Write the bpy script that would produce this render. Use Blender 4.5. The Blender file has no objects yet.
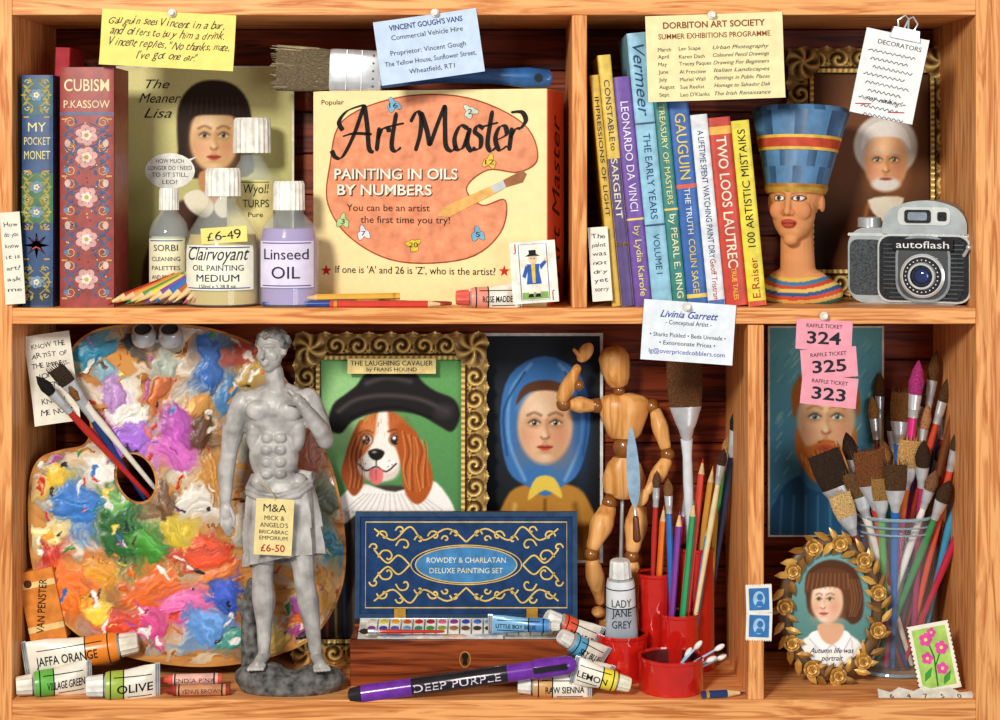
import bpy, math, random
import numpy as np
from mathutils import Vector, Matrix
from mathutils.geometry import tessellate_polygon
random.seed(4); np.random.seed(4)
R=math.radians
FZ=.02; SZ=.412
def k(y): return (1.8+y)/1.8
def W(px,py,y=0):
    q=k(y); return Vector((.5+(px-500)/1000*q,y,.55-(py-170)/1000*q))
def bp(y,fl): return 170+(.55-fl)*1000/k(y)
def on(px,y,fl=FZ,r=0): return Vector((.5+(px-500)/1000*k(y),y,fl+r*.001))
def fr(px,py,y,rot=0,tilt=0,yaw=0):
    return Matrix.Translation(W(px,py,y))@Matrix.Rotation(R(yaw),4,'Z')@Matrix.Rotation(R(90-tilt),4,'X')@Matrix.Rotation(R(rot),4,'Z')@Matrix.Scale(.001*k(y),4)
def fb(px,y,fl,rot=0,tilt=0,yaw=0): return fr(px,bp(y,fl),y,rot,tilt,yaw)
def ax(p0,p1,roll=0):
    p0=Vector(p0);p1=Vector(p1);Y=(p1-p0);L=Y.length*1000;Y.normalize()
    Z=Vector((0,-1,0));Z=(Z-Y*Z.dot(Y)).normalized();X=Y.cross(Z)
    M=Matrix((X,Y,Z)).transposed().to_4x4()
    return Matrix.Translation(p0)@M@Matrix.Rotation(R(roll),4,'Y')@Matrix.Scale(.001,4),L
def s2(h): return np.array([int(h[i:i+2],16)/255 for i in (0,2,4)])
def lin(c):
    c=np.asarray(c,float); return np.where(c<=.04045,c/12.92,((c+.055)/1.055)**2.4)
_m={}
def mat(h,rough=.5,metal=0,var=.14,sc=90,bump=0,trans=0,stretch=None,coat=0):
    key=(h,rough,metal,var,sc,bump,trans,stretch,coat)
    if key in _m: return _m[key]
    m=bpy.data.materials.new('m_'+h); m.use_nodes=True; n=m.node_tree; P=n.nodes['Principled BSDF']
    c=lin(s2(h)) if h!='vcol' else None
    P.inputs['Roughness'].default_value=rough; P.inputs['Metallic'].default_value=metal
    if rough>=.5 and not metal: P.inputs['Specular IOR Level'].default_value=.15
    if coat: P.inputs['Coat Weight'].default_value=coat; P.inputs['Coat Roughness'].default_value=.05
    if trans:
        P.inputs['Transmission Weight'].default_value=trans; P.inputs['IOR'].default_value=1.2
    tc=n.nodes.new('ShaderNodeTexCoord'); no=n.nodes.new('ShaderNodeTexNoise'); no.inputs['Scale'].default_value=sc; no.inputs['Detail'].default_value=4
    if stretch:
        mp=n.nodes.new('ShaderNodeMapping'); mp.inputs['Scale'].default_value=stretch
        n.links.new(tc.outputs['Object'],mp.inputs[0]); n.links.new(mp.outputs[0],no.inputs[0])
    else: n.links.new(tc.outputs['Object'],no.inputs[0])
    if h=='vcol':
        a=n.nodes.new('ShaderNodeAttribute'); a.attribute_name='Col'; n.links.new(a.outputs['Color'],P.inputs['Base Color'])
    else:
        rp=n.nodes.new('ShaderNodeValToRGB'); rp.color_ramp.elements[0].position=.3; rp.color_ramp.elements[1].position=.7
        rp.color_ramp.elements[0].color=(*np.clip(c*(1-2*var),0,1),1); rp.color_ramp.elements[1].color=(*np.clip(c*(1+var)+var*.02,0,1),1)
        n.links.new(no.outputs['Fac'],rp.inputs[0]); n.links.new(rp.outputs[0],P.inputs['Base Color'])
    if bump:
        bu=n.nodes.new('ShaderNodeBump'); bu.inputs['Strength'].default_value=bump; bu.inputs['Distance'].default_value=.002
        n.links.new(no.outputs['Fac'],bu.inputs['Height']); n.links.new(bu.outputs[0],P.inputs['Normal'])
    _m[key]=m; return m
def wood(a,b,axis,rough=.45,f=70):
    key=('w',a,b,axis,f)
    if key in _m: return _m[key]
    m=bpy.data.materials.new('wood_'+a); m.use_nodes=True; n=m.node_tree; P=n.nodes['Principled BSDF']; P.inputs['Roughness'].default_value=rough; P.inputs['Specular IOR Level'].default_value=.2
    tc=n.nodes.new('ShaderNodeTexCoord'); mp=n.nodes.new('ShaderNodeMapping'); s=[f,f,f]; s[axis]=f*.06; mp.inputs['Scale'].default_value=s
    no=n.nodes.new('ShaderNodeTexNoise'); no.inputs['Scale'].default_value=1.5; no.inputs['Detail'].default_value=7; no.inputs['Distortion'].default_value=1.8
    rp=n.nodes.new('ShaderNodeValToRGB'); e=rp.color_ramp.elements; e[0].position=.36; e[0].color=(*lin(s2(b)),1); e[1].position=.58; e[1].color=(*lin(s2(a)),1)
    n.links.new(tc.outputs['Object'],mp.inputs[0]); n.links.new(mp.outputs[0],no.inputs[0]); n.links.new(no.outputs['Fac'],rp.inputs[0]); n.links.new(rp.outputs[0],P.inputs['Base Color'])
    bu=n.nodes.new('ShaderNodeBump'); bu.inputs['Strength'].default_value=.25; bu.inputs['Distance'].default_value=.001
    n.links.new(no.outputs['Fac'],bu.inputs['Height']); n.links.new(bu.outputs[0],P.inputs['Normal'])
    _m[key]=m; return m
VC=mat('vcol',.6); VCG=mat('vcol',.36,.2); VCP=mat('vcol',.4)
BLK=mat('15120f',.55); WHT=mat('f8f5ec'); SIL=mat('d4d8dc',.25,.45,.08); GOLD=mat('e0ac48',.3,.45); RED=mat('c82018')
_tc={}
def textmesh(body,shear,bold,space,ls):
    key=(body,shear,bold,space,ls)
    if key in _tc: return _tc[key]
    cu=bpy.data.curves.new('t','FONT'); cu.body=body; cu.size=1; cu.align_x='CENTER'; cu.align_y='CENTER' if len(body)>1 else 'TOP_BASELINE'; cu.shear=shear; cu.offset=bold; cu.space_character=space; cu.space_line=ls; cu.resolution_u=3
    o=bpy.data.objects.new('t',cu); bpy.context.collection.objects.link(o)
    dg=bpy.context.evaluated_depsgraph_get(); me=o.evaluated_get(dg).to_mesh()
    v=np.array([tuple(x.co) for x in me.vertices]).reshape(-1,3); f=[tuple(p.vertices) for p in me.polygons]
    o.evaluated_get(dg).to_mesh_clear(); bpy.data.objects.remove(o); bpy.data.curves.remove(cu)
    _tc[key]=(v,f); return v,f
def TR(x=0,y=0,z=0): return Matrix.Translation((x,y,z))
def RO(a,b): return Matrix.Rotation(R(a),4,b)
def smoothpts(pts,n=5,closed=True):
    P=np.array(pts,float); N=len(P); out=[]
    for i in range(N if closed else N-1):
        a,b,c,d=[P[(i+j)%N] if closed else P[min(max(i+j,0),N-1)] for j in(-1,0,1,2)]
        for t in np.linspace(0,1,n,endpoint=False):
            out.append(.5*((2*b)+(-a+c)*t+(2*a-5*b+4*c-d)*t*t+(-a+3*b-3*c+d)*t**3))
    if not closed: out.append(P[-1])
    return np.array(out)
class B:
    def __init__(s): s.v=[];s.n=0;s.f=[];s.mi=[];s.mats=[];s.c=[];s.vc=False
    def add(s,v,f,m,X=None,col=None):
        v=np.asarray(v,float).reshape(-1,3)
        if len(v)==0: return
        if X is not None:
            A=np.array(X); v=v@A[:3,:3].T+A[:3,3]
        if m not in s.mats: s.mats.append(m)
        i=s.mats.index(m); o=s.n
        s.v.append(v); s.n+=len(v)
        s.f.extend([tuple(int(q)+o for q in p) for p in f]); s.mi.extend([i]*len(f))
        if col is None: s.c.append(np.ones((len(v),3)))
        else: s.c.append(lin(col)); s.vc=True
    def box(s,cx,cy,cz,w,h,d,m,X=None):
        v=[(cx+a*w/2,cy+b*h/2,cz+c*d/2) for a in(-1,1) for b in(-1,1) for c in(-1,1)]
        s.add(v,[(0,1,3,2),(4,6,7,5),(0,4,5,1),(2,3,7,6),(0,2,6,4),(1,5,7,3)],m,X)
    def prism(s,pts,z0,z1,m,X=None,holes=(),ms=None):
        loops=[[tuple(p) for p in pts]]+[[tuple(p) for p in h] for h in holes]
        tri=tessellate_polygon([[Vector((*p,0)) for p in l] for l in loops])
        fl=[p for l in loops for p in l]; N=len(fl)
        if z0==z1: s.add([(*p,z1) for p in fl],tri,m,X); return
        s.add([(*p,z1) for p in fl]+[(*p,z0) for p in fl],list(tri)+[tuple(i+N for i in t[::-1]) for t in tri],m,X)
        v=[];f=[]
        for l in loops:
            o=len(v);n=len(l); v+=[(*p,z1) for p in l]+[(*p,z0) for p in l]
            f+=[(o+i,o+(i+1)%n,o+n+(i+1)%n,o+n+i) for i in range(n)]
        s.add(v,f,ms or m,X)
    def loft(s,rings,m,X=None,n=16,caps=True,pw=1):
        v=[]
        for r in rings:
            y,rx,rz=r[:3]; cx,cz=(r[3],r[4]) if len(r)>4 else (0,0)
            for i in range(n):
                a=2*math.pi*i/n; ca,sa=math.cos(a),math.sin(a)
                if pw!=1: ca=math.copysign(abs(ca)**pw,ca); sa=math.copysign(abs(sa)**pw,sa)
                v.append((cx+rx*ca,y,cz-rz*sa))
        k_=len(rings); isl=isinstance(m,list)
        groups={}
        for j in range(k_-1):
            groups.setdefault(m[j] if isl else m,[]).extend([(j*n+i,j*n+(i+1)%n,(j+1)*n+(i+1)%n,(j+1)*n+i) for i in range(n)])
        if caps:
            groups.setdefault(m[0] if isl else m,[]).append(tuple(range(n))[::-1]); groups.setdefault(m[-1] if isl else m,[]).append(tuple((k_-1)*n+i for i in range(n)))
        for mm,ff in groups.items(): s.add(v,ff,mm,X)
    def lathe(s,prof,m,X=None,n=24): s.loft([(y,max(r,.01),max(r,.01)) for r,y in prof],m,X,n)
    def ell(s,c,r,m,X=None,n=14,q=10,rot=None):
        M=TR(*c)
        if rot: M=M@RO(rot[0],rot[1])
        if X is not None: M=X@M
        rr=r if hasattr(r,'__len__') else (r,r,r)
        s.loft([(-rr[1]*math.cos(math.pi*j/q),rr[0]*max(.02,math.sin(math.pi*j/q)),rr[2]*max(.02,math.sin(math.pi*j/q))) for j in range(q+1)],m,M,n)
    def cap(s,p0,p1,r0,r1,m,X=None,n=12,mid=None):
        p0=Vector(p0);p1=Vector(p1);d=p1-p0;L=d.length
        M=TR(*p0)@d.to_track_quat('Y','Z').to_matrix().to_4x4()
        if X is not None: M=X@M
        g=[(-r0*math.cos(a),max(.02,r0*math.sin(a)),max(.02,r0*math.sin(a))) for a in (0,.5,1,1.57)]
        if mid:
            for u in(.15,.3,.5,.7,.85):
                q=u/mid[0] if u<mid[0] else (1-u)/(1-mid[0]); q=q*q*(3-2*q); e=r0 if u<mid[0] else r1; rr=e+(mid[1]-e)*q; g.append((L*u,rr,rr))
        g+=[(L+r1*math.cos(a),max(.02,r1*math.sin(a)),max(.02,r1*math.sin(a))) for a in (1.57,1,.5,0)]
        s.loft(g,m,M,n)
    def tube(s,path,rad,m,X=None,n=8,flat=1):
        P=[Vector(p) for p in path]; v=[];N=len(P); up=Vector((0,0,1))
        for i,p in enumerate(P):
            t=(P[min(i+1,N-1)]-P[max(i-1,0)]).normalized(); a=up-t*up.dot(t)
            if a.length<1e-3: a=Vector((1,0,0))-t*t.x
            a.normalize(); b_=t.cross(a); r=rad[i] if hasattr(rad,'__len__') else rad
            for j in range(n):
                q=2*math.pi*j/n; v.append(p+a*(math.cos(q)*r*flat)+b_*(math.sin(q)*r))
        f=[(i*n+j,i*n+(j+1)%n,(i+1)*n+(j+1)%n,(i+1)*n+j) for i in range(N-1) for j in range(n)]
        f+=[tuple(range(n))[::-1],tuple((N-1)*n+j for j in range(n))]
        s.add(v,f,m,X)
    def line(s,pts,w,m,z=.4,X=None,zf=None,closed=False,pen=None):
        P=np.array(pts,float); N=len(P); v=[]
        for i in range(N):
            a=P[(i-1)%N] if closed else P[max(i-1,0)]; b_=P[(i+1)%N] if closed else P[min(i+1,N-1)]
            t=b_-a; t=t/(np.linalg.norm(t)+1e-9); ww=w
            if pen is not None: ww=w*(.22+.78*abs(math.sin(math.atan2(t[1],t[0])-R(pen))))*(1 if 0<i<N-1 else .5)
            nn=np.array((-t[1],t[0]))*ww/2
            for q in (P[i]+nn,P[i]-nn): v.append((q[0],q[1],z+(zf(q[0],q[1]) if zf else 0)))
        f=[(2*i,2*i+1,(2*i+3)%(2*N),(2*i+2)%(2*N)) for i in range(N if closed else N-1)]
        s.add(v,f,m,X)
    def disc(s,cx,cy,rx,ry,m,z=.3,n=24,X=None): s.prism([(cx+rx*math.cos(2*math.pi*i/n),cy+ry*math.sin(2*math.pi*i/n)) for i in range(n)],z,z,m,X)
    def star(s,cx,cy,r,m,z=.4,n=5,q=.4,X=None): s.prism([(cx+(r if i%2==0 else r*q)*math.sin(math.pi*i/n),cy+(r if i%2==0 else r*q)*math.cos(math.pi*i/n)) for i in range(2*n)],z,z,m,X)
    def text(s,body,x,y,size,m,w=None,z=.5,rot=0,shear=0,bold=0,space=1,zf=None,ls=1,align='C',X=None,hand=False):
        if hand:
            vs=[];fs=[];cx=0;n0=0
            for ch in body:
                if ch==' ': cx+=.34; continue
                cv,cf=textmesh(ch,shear,bold,1,1)
                if len(cv)==0: continue
                cv=cv.copy(); w_=cv[:,0].max()-cv[:,0].min(); cv[:,0]-=cv[:,0].min(); a=random.uniform(-.14,.14); sc=random.uniform(.88,1.15)
                xx=(cv[:,0]*math.cos(a)-cv[:,1]*math.sin(a))*sc*.9; yy=(cv[:,0]*math.sin(a)+cv[:,1]*math.cos(a))*sc+random.uniform(-.05,.05)+.05*math.sin(cx*.6)
                cv[:,0]=xx+cx; cv[:,1]=yy; vs.append(cv); fs+=[tuple(q+n0 for q in p) for p in cf]; n0+=len(cv); cx+=max(.16,w_-abs(shear)*.3)*.9*sc+.05
            v=np.concatenate(vs); f=fs
        else: v,f=textmesh(body,shear,bold,space,ls)
        if len(v)==0: return
        v=v.copy(); lo=v.min(0);hi=v.max(0); v[:,0]-=(lo[0]+hi[0])/2; v[:,1]-=(lo[1]+hi[1])/2
        sx=size if not w else w/(hi[0]-lo[0]); v[:,0]*=sx; v[:,1]*=size
        if align=='L': v[:,0]+=sx*(hi[0]-lo[0])/2
        a=R(rot); xx=v[:,0]*math.cos(a)-v[:,1]*math.sin(a)+x; yy=v[:,0]*math.sin(a)+v[:,1]*math.cos(a)+y
        v[:,0]=xx;v[:,1]=yy;v[:,2]=z
        if zf: v[:,2]+=np.array([zf(p,q) for p,q in zip(xx,yy)])
        s.add(v,f,m,X)
    def canvas(s,c,cx,cy,z=0,m=None,h=None,mask=None,X=None,zf=None):
        ny,nx=c.X.shape; zz=np.full(c.X.shape,z,float)
        if h is not None: zz=zz+h
        x=c.X-cx;y=-(c.Y-cy)
        if zf: zz=zz+zf(x,y)
        v=np.stack([x,y,zz],-1).reshape(-1,3); I=np.arange(ny*nx).reshape(ny,nx)
        q=np.stack([I[1:,:-1],I[1:,1:],I[:-1,1:],I[:-1,:-1]],-1).reshape(-1,4)
        if mask is not None:
            mk=mask.reshape(-1); q=q[mk[q].sum(1)>=3]
            used=np.unique(q); re=-np.ones(ny*nx,int); re[used]=np.arange(len(used)); q=re[q]; v=v[used]; col=c.c.reshape(-1,3)[used]
        else: col=c.c.reshape(-1,3)
        s.add(v,q.tolist(),m or VC,X,col=np.clip(col,0,1))
class C:
    def __init__(s,x0,y0,x1,y1,bg,st=1.,bg2=None):
        nx=int((x1-x0)/st)+1; ny=int((y1-y0)/st)+1
        s.X,s.Y=np.meshgrid(np.linspace(x0,x1,nx),np.linspace(y0,y1,ny)); s.c=np.ones((ny,nx,3))*s2(bg)
        if bg2: t=((s.Y-y0)/(y1-y0))[...,None]; s.c=s.c*(1-t)+s2(bg2)*t
    def bl(s,a,col): a=np.clip(a,0,1)[...,None]; s.c=s.c*(1-a)+(s2(col) if isinstance(col,str) else col)*a
    def e(s,cx,cy,rx,ry,col,soft=1.2,rot=0,op=1):
        a=R(rot);u=(s.X-cx)*math.cos(a)+(s.Y-cy)*math.sin(a);v=-(s.X-cx)*math.sin(a)+(s.Y-cy)*math.cos(a)
        s.bl(op*np.clip(.5-(np.sqrt((u/rx)**2+(v/ry)**2)-1)*min(rx,ry)/soft,0,1),col)
    def sd(s,P,closed=True):
        d=np.full(s.X.shape,1e9);ins=np.zeros(s.X.shape,bool);N=len(P)
        for i in range(N if closed else N-1):
            a=P[i];b=P[(i+1)%N];e=b-a;L=(e*e).sum()+1e-9
            t=np.clip(((s.X-a[0])*e[0]+(s.Y-a[1])*e[1])/L,0,1)
            d=np.minimum(d,(s.X-a[0]-t*e[0])**2+(s.Y-a[1]-t*e[1])**2)
            if closed:
                cnd=(a[1]>s.Y)!=(b[1]>s.Y)
                if abs(e[1])>1e-9: ins^=cnd&(s.X<e[0]*(s.Y-a[1])/e[1]+a[0])
        d=np.sqrt(d); return np.where(ins,-d,d) if closed else d
    def p(s,pts,col,soft=1.2,op=1,sm=True):
        P=smoothpts(pts,4) if sm else np.array(pts,float); s.bl(op*np.clip(.5-s.sd(P)/soft,0,1),col)
    def l(s,pts,w,col,soft=1,op=1):
        P=smoothpts(pts,4,False) if len(pts)>2 else np.array(pts,float); s.bl(op*np.clip(.5-(s.sd(P,False)-w/2)/soft,0,1),col)
    def grain(s,a=.02):
        n=vn(s.X*.7,s.Y*.7,3); s.c=s.c*(1+a*(n[...,None]*2-1))
def vn(x,y,seed=0):
    xi=np.floor(x).astype(int);yi=np.floor(y).astype(int);u=x-xi;v=y-yi;u=u*u*(3-2*u);v=v*v*(3-2*v)
    def hsh(a,b): 
        q=np.sin(a*127.1+b*311.7+seed*74.7)*43758.5453; return q-np.floor(q)
    return (hsh(xi,yi)*(1-u)+hsh(xi+1,yi)*u)*(1-v)+(hsh(xi,yi+1)*(1-u)+hsh(xi+1,yi+1)*u)*v
def remesh(b,vox,it=4,fac=.5):
    me=bpy.data.meshes.new('r'); me.from_pydata(np.concatenate(b.v).tolist(),[],b.f); o=bpy.data.objects.new('r',me); bpy.context.collection.objects.link(o)
    md=o.modifiers.new('r','REMESH'); md.mode='VOXEL'; md.voxel_size=vox
    sm=o.modifiers.new('s','SMOOTH'); sm.factor=fac; sm.iterations=it
    dg=bpy.context.evaluated_depsgraph_get(); e=o.evaluated_get(dg); m2=e.to_mesh()
    v=np.empty(len(m2.vertices)*3); m2.vertices.foreach_get('co',v); f=[tuple(p.vertices) for p in m2.polygons]
    e.to_mesh_clear(); bpy.data.objects.remove(o); return v.reshape(-1,3),f
class T:
    def __init__(s,name,label,cat,F,group=None,kind=None): s.name=name;s.label=label;s.cat=cat;s.F=F;s.parts=[];s.group=group;s.kind=kind
    def p(s,name=None,label=None,bevel=0,parent=None): b=B(); s.parts.append((name or s.name,label,b,bevel,parent)); return b
    def end(s):
        L=s.F.translation.copy(); A=np.array(s.F); single=len(s.parts)==1
        if not single:
            root=bpy.data.objects.new(s.name,None); root.empty_display_size=.01; root.location=L; bpy.context.collection.objects.link(root)
        objs=[]
        for (nm,lb,b,bev,par) in s.parts:
            V=np.concatenate(b.v); V=V@A[:3,:3].T+A[:3,3]-np.array(L)
            me=bpy.data.meshes.new(nm); me.from_pydata(V.tolist(),[],b.f)
            for m in b.mats: me.materials.append(m)
            me.polygons.foreach_set('material_index',b.mi); me.polygons.foreach_set('use_smooth',[True]*len(b.f))
            me.update(); me.set_sharp_from_angle(angle=R(38))
            if b.vc:
                ca=me.color_attributes.new('Col','FLOAT_COLOR','POINT'); cc=np.ones((len(V),4)); cc[:,:3]=np.concatenate(b.c); ca.data.foreach_set('color',cc.reshape(-1))
            o=bpy.data.objects.new(s.name if single else nm,me); bpy.context.collection.objects.link(o)
            if bev:
                md=o.modifiers.new('b','BEVEL'); md.width=bev*.001; md.segments=2 if bev<3 else 4; md.limit_method='ANGLE'; md.angle_limit=R(40)
            if single: o.location=L; root=o
            else:
                o.parent=root if par is None else objs[par]
                if lb: o['label']=lb
            objs.append(o)
        root['label']=s.label; root['category']=s.cat
        if s.group: root['group']=s.group
        if s.kind: root['kind']=s.kind
        return root

# ================= CABINET =================
WF=[wood('f4ae6c','c07038',0,f=95),wood('94401a','50180a',0,f=60),wood('f4ae6c','c07038',2,f=95),wood('843414','461408',0,f=55)]
def wbx(b,px0,px1,py0,py1,y0,y1,m):
    b.box((px0+px1)/2000,(y0+y1)/2,.72-(py0+py1)/2000,(px1-px0)/1000,y1-y0,(py1-py0)/1000,m)
cab=T('display_cabinet','open pine cabinet with dark red-brown plank back','cabinet',Matrix())
for nm,a in (('side_panel',(-30,12,-30,745)),('side_panel',(976,1030,-30,745)),('divider',(572,587,15,308)),('divider',(748,764,325,700))):
    b=cab.p(nm,bevel=1); wbx(b,*a,0,.18,WF[2])
for nm,a in (('top_board',(12,976,-30,15)),('shelf_board',(12,976,308,324)),('bottom_board',(12,976,700,745))):
    b=cab.p(nm,bevel=1); wbx(b,*a,0,.18,WF[0])
b=cab.p('back_panel','dark red-brown planks',bevel=1)
for i in range(17): wbx(b,-30,1030,-30+i*45.5,-30+i*45.5+44.6,.18,.19,WF[1+2*(i%2)])
wbx(b,-30,1030,-30,745,.1905,.196,WF[3])
cab.end()

# ================= NOTES =================
def note(px,py,w,h,rot,col,lines,label,y=-.001,curl=3,name='paper_note',extra=None,pin=None,cat='note',group=None,tilt=0):
    t=T(name,label,cat,fr(px,py,y,rot,tilt),group); b=t.p()
    zf=lambda x,yy:curl*((2*x/w)**2*.5+(np.clip(-2*yy/h,0,1))**2*.8)
    n=10; v=[]
    for j in range(n+1):
        for i in range(n+1):
            x=w*(i/n-.5);yy=h*(j/n-.5);v.append((x,yy,zf(x,yy)))
    f=[(j*(n+1)+i,j*(n+1)+i+1,(j+1)*(n+1)+i+1,(j+1)*(n+1)+i) for j in range(n) for i in range(n)]
    v2=[(a,c,d-.5) for a,c,d in v]; m=mat(col,.7,0,.05)
    b.add(v,f,m); b.add(v2,[q[::-1] for q in f],m)
    for l in lines:
        tx,dx,dy,sz=l[:4]; o=dict(l[4]) if len(l)>4 else {}; c=o.pop('c','20242c')
        b.text(tx,dx,dy,sz,mat(c),zf=zf,z=.35,**o)
    if extra: extra(b,zf)
    t.end()
    if pin:
        pt=T('drawing_pin','round-headed drawing pin holding a paper note','pin',fr(pin[0],pin[1],y-.002),'drawing pins'); q=pt.p()
        q.lathe([(0,-1),(4,-1),(4.6,0),(4,1.2),(2,1.6),(1.8,4),(3,5),(2.6,6.4),(0,6.8)],mat(pin[2],.25),RO(90,'X'),16); pt.end()
I={'shear':.4}; HN=dict(shear=.55,hand=True)
note(168,40,134,56,-3,'f2de7c',[("Gauguin sees Vincent in a bar,",-2,17,11,dict(w=116,**HN)),("and offers to buy him a drink.",-1,6,11,dict(w=114,**HN)),("Vincent replies, \"No thanks, mate,",2,-5,11,dict(w=120,**HN)),("I've got one ear.\"",0,-17,11,dict(w=62,**HN))],'yellow handwritten paper note pinned to the top board',pin=(172,13,'e8e4d8'))
note(429,47,104,64,8,'c4d6ee',[("VINCENT GOUGH'S VANS",0,24,7.5,dict(w=74,c='2a3a70',bold=.02)),("Commercial Vehicle Hire",0,14,7,dict(w=72)),("Proprietor: Vincent Gough",-1,-2,7,dict(w=76)),("The Yellow House, Sunflower Street,",0,-12,7,dict(w=92)),("Wheatfield, RT1",0,-22,7,dict(w=46))],'pale blue business card pinned to the top board',pin=(435,13,'e8e4d8'))
ev=[("March","Len Scape","Urban Photography"),("April","Karen Dash","Coloured Pencil Drawings"),("May","Tracey Paques","Drawing For Beginners"),("June","Al Fresciow","Italian Landscapes"),("July","Muriel Wall","Paintings in Public Places"),("August","Sue Reelist","Homage to Salvador Dali"),("Sept.","Leo D'Klanks","The Irish Renaissance")]
L=[("DORBITON ART SOCIETY",0,33,9,dict(w=102,c='8a4a20',bold=.02)),("SUMMER EXHIBITIONS PROGRAMME",0,22,7.5,dict(w=112,c='8a4a20',bold=.01))]
for i,(a,c,d) in enumerate(ev): L+=[(a,-57,9-i*7.6,5.5,dict(align='L')),(c,-36,9-i*7.6,5.5,dict(align='L')),(d,-2,9-i*7.6,5.5,dict(w=56,align='L',shear=.3))]
note(715,57,137,86,2,'f2e4b0',L,'cream exhibition programme card pinned to the top board',pin=(712,15,'e8e4d8'))
def rec(b,zf):
    for i in range(9):
        b.line([(x,22-i*8+1.5*math.sin(x*1.3+i*2)) for x in np.linspace(-26+4*(i%3),22-6*(i%2),26)],.8,BLK,.35,zf=zf)
    for (x,y) in ((-20,-34),(14,-36)): b.line([(x-8,y),(x+8,y+3)],1,RED,.35,zf=zf)
note(889,76,64,86,-12,'f0f2f2',[("DECORATORS",4,32,6.5,dict(w=44)),("Pay nothing!",0,-26,7,dict(w=38,**HN))],'white handwritten receipt hanging from a bulldog clip',extra=rec,name='receipt',y=-.003)
t=T('bulldog_clip','small silver bulldog clip gripping a receipt','clip',fr(905,34,-.003,-12)); b=t.p('clip_body',bevel=.4)
b.prism([(-15,-6),(15,-6),(13,5),(-13,5)],-3,5,SIL); b=t.p('handle')
for q in(-1,1): b.tube([(-8*q,5,1),(-10*q,12,2),(-4*q,18,3),(0,15,3),(-2*q,5,1)],1,SIL)
t.end()
note(688,332,92,60,-4,'e6ecf4',[("Livinia Garrett",0,17,10,dict(w=58,c='2848a0',shear=.4,bold=.01)),("- Conceptual Artist -",0,8,6.5,dict(w=46)),("• Sharks Pickled • Beds Unmade •",0,-4,6,dict(w=76)),("• Extortionate Prices •",0,-12,6,dict(w=56)),("lg@overpricedcobblers.com",0,-21,6.5,dict(w=76,c='2848a0'))],'white business card pinned to the shelf edge',pin=(687,307,'e8e4d8'))
for i,(n_,px,py,ro) in enumerate((('324',824,335,-3),('325',829,363,4),('323',829,391,-6))):
    note(px,py,56,30,ro,'f0a0b0',[("RAFFLE TICKET",0,9,5.5,dict(w=36)),(n_,0,-3,17,dict(w=34,bold=.02))],'pink raffle ticket numbered %s in a hanging strip'%n_,y=-.001-.0012*i,curl=1,name='raffle_ticket',cat='ticket',group='raffle tickets on the shelf edge',pin=(824,316,'e8e4d8') if i==0 else None)
note(53,378,46,90,8,'e8e4d4',[("KNOW THE",0,34,7,dict(w=34,hand=True)),("ARTIST OF",0,24,7,dict(w=36,hand=True)),("THE IMPRESS-",0,14,7,dict(w=38,hand=True)),("IONIST",0,4,7,dict(w=26,hand=True)),("EVENT?",0,-6,7,dict(w=28,hand=True)),("KNOW",-2,-22,8,dict(w=24,hand=True)),("ME NOT!",0,-33,8,dict(w=32,hand=True))],'curled white handwritten note beside the palette',y=.055,curl=5)
note(13,258,20,92,4,'e8e4d4',[(s_,0,34-i*11,6,dict(w=14,hand=True)) for i,s_ in enumerate(("How","do you","know","it is","art?","ask","me"))],'narrow white handwritten note against the cabinet side',curl=2)
note(600,264,20,74,4,'eeeade',[(s_,0,28-i*9,6,dict(w=14,hand=True)) for i,s_ in enumerate(("The","paint","was","not","dry","yet","sorry"))],'small white handwritten note leaning beside the books',y=.012,curl=2)
for i,(py,rt) in enumerate(((599,2),(626,-2))):
    def st(b,zf):
        b.prism([(-10,-11),(10,-11),(10,11),(-10,11)],.6,.6,mat('3a78b8')); b.disc(0,0,6,8,mat('a8cce8'),.8); b.disc(1,2,3,3.6,mat('3a78b8'),.95); b.prism([(-4,-7),(5,-7),(3,-2),(-2,-2)],.95,.95,mat('3a78b8'))
        for q in range(-5,6): 
            for e in(-1,1): b.disc(q*2.4,e*14.2,.8,.8,WHT,.35,8)
    note(759,py,26,28,rt,'f0ece0',[],'small blue postage stamp stuck on the divider',y=-.0004,curl=.01,name='postage_stamp',extra=st,cat='stamp',group='blue stamps on the divider')

# ================= BOOKS =================
def book(px,y,fl,w,h,rot,col,texts,label,group,dep=125,deco=None,tc='181818',pages='efe6cc',bands=None):
    t=T('book',label,'book',fb(px,y,fl)@RO(rot,'Z'),group); b=t.p('cover',bevel=.5); m=mat(col,.4)
    b.box(w/2,h/2,-1,w,h,2,m); b.box(.9,h/2,-dep/2,1.8,h,dep,m); b.box(w-.9,h/2,-dep/2,1.8,h,dep,m)
    b.loft([(0,w/2,1.6),(h,w/2,1.6)],m,TR(w/2,0,0),16)
    zf=lambda x,yy:1.6*math.sqrt(max(0,1-((x-w/2)/(w/2))**2))
    for (a0,a1,c) in bands or []:
        n=8; v=[(w*i/n,a,zf(w*i/n,0)+.25) for a in(a0,a1) for i in range(n+1)]
        b.add(v,[(i,i+1,i+n+2,i+n+1) for i in range(n)],mat(c,.4))
    for tx in texts:
        s_,yy,sz,wd=tx[:4]; o=dict(tx[4]) if len(tx)>4 else {}; c=o.pop('c',tc); rt=o.pop('rot',-90); b.text(s_,w/2+o.pop('dx',0),yy,sz,mat(c),w=wd,rot=rt,zf=zf,z=.45,**o)
    if deco: deco(b,zf)
    q=t.p('page_block'); q.box(w/2,h/2,-dep/2-1,w-4,h-5,dep-4,mat(pages,.8,0,.2,400,stretch=(3,.1,.1))); t.end()
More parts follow.
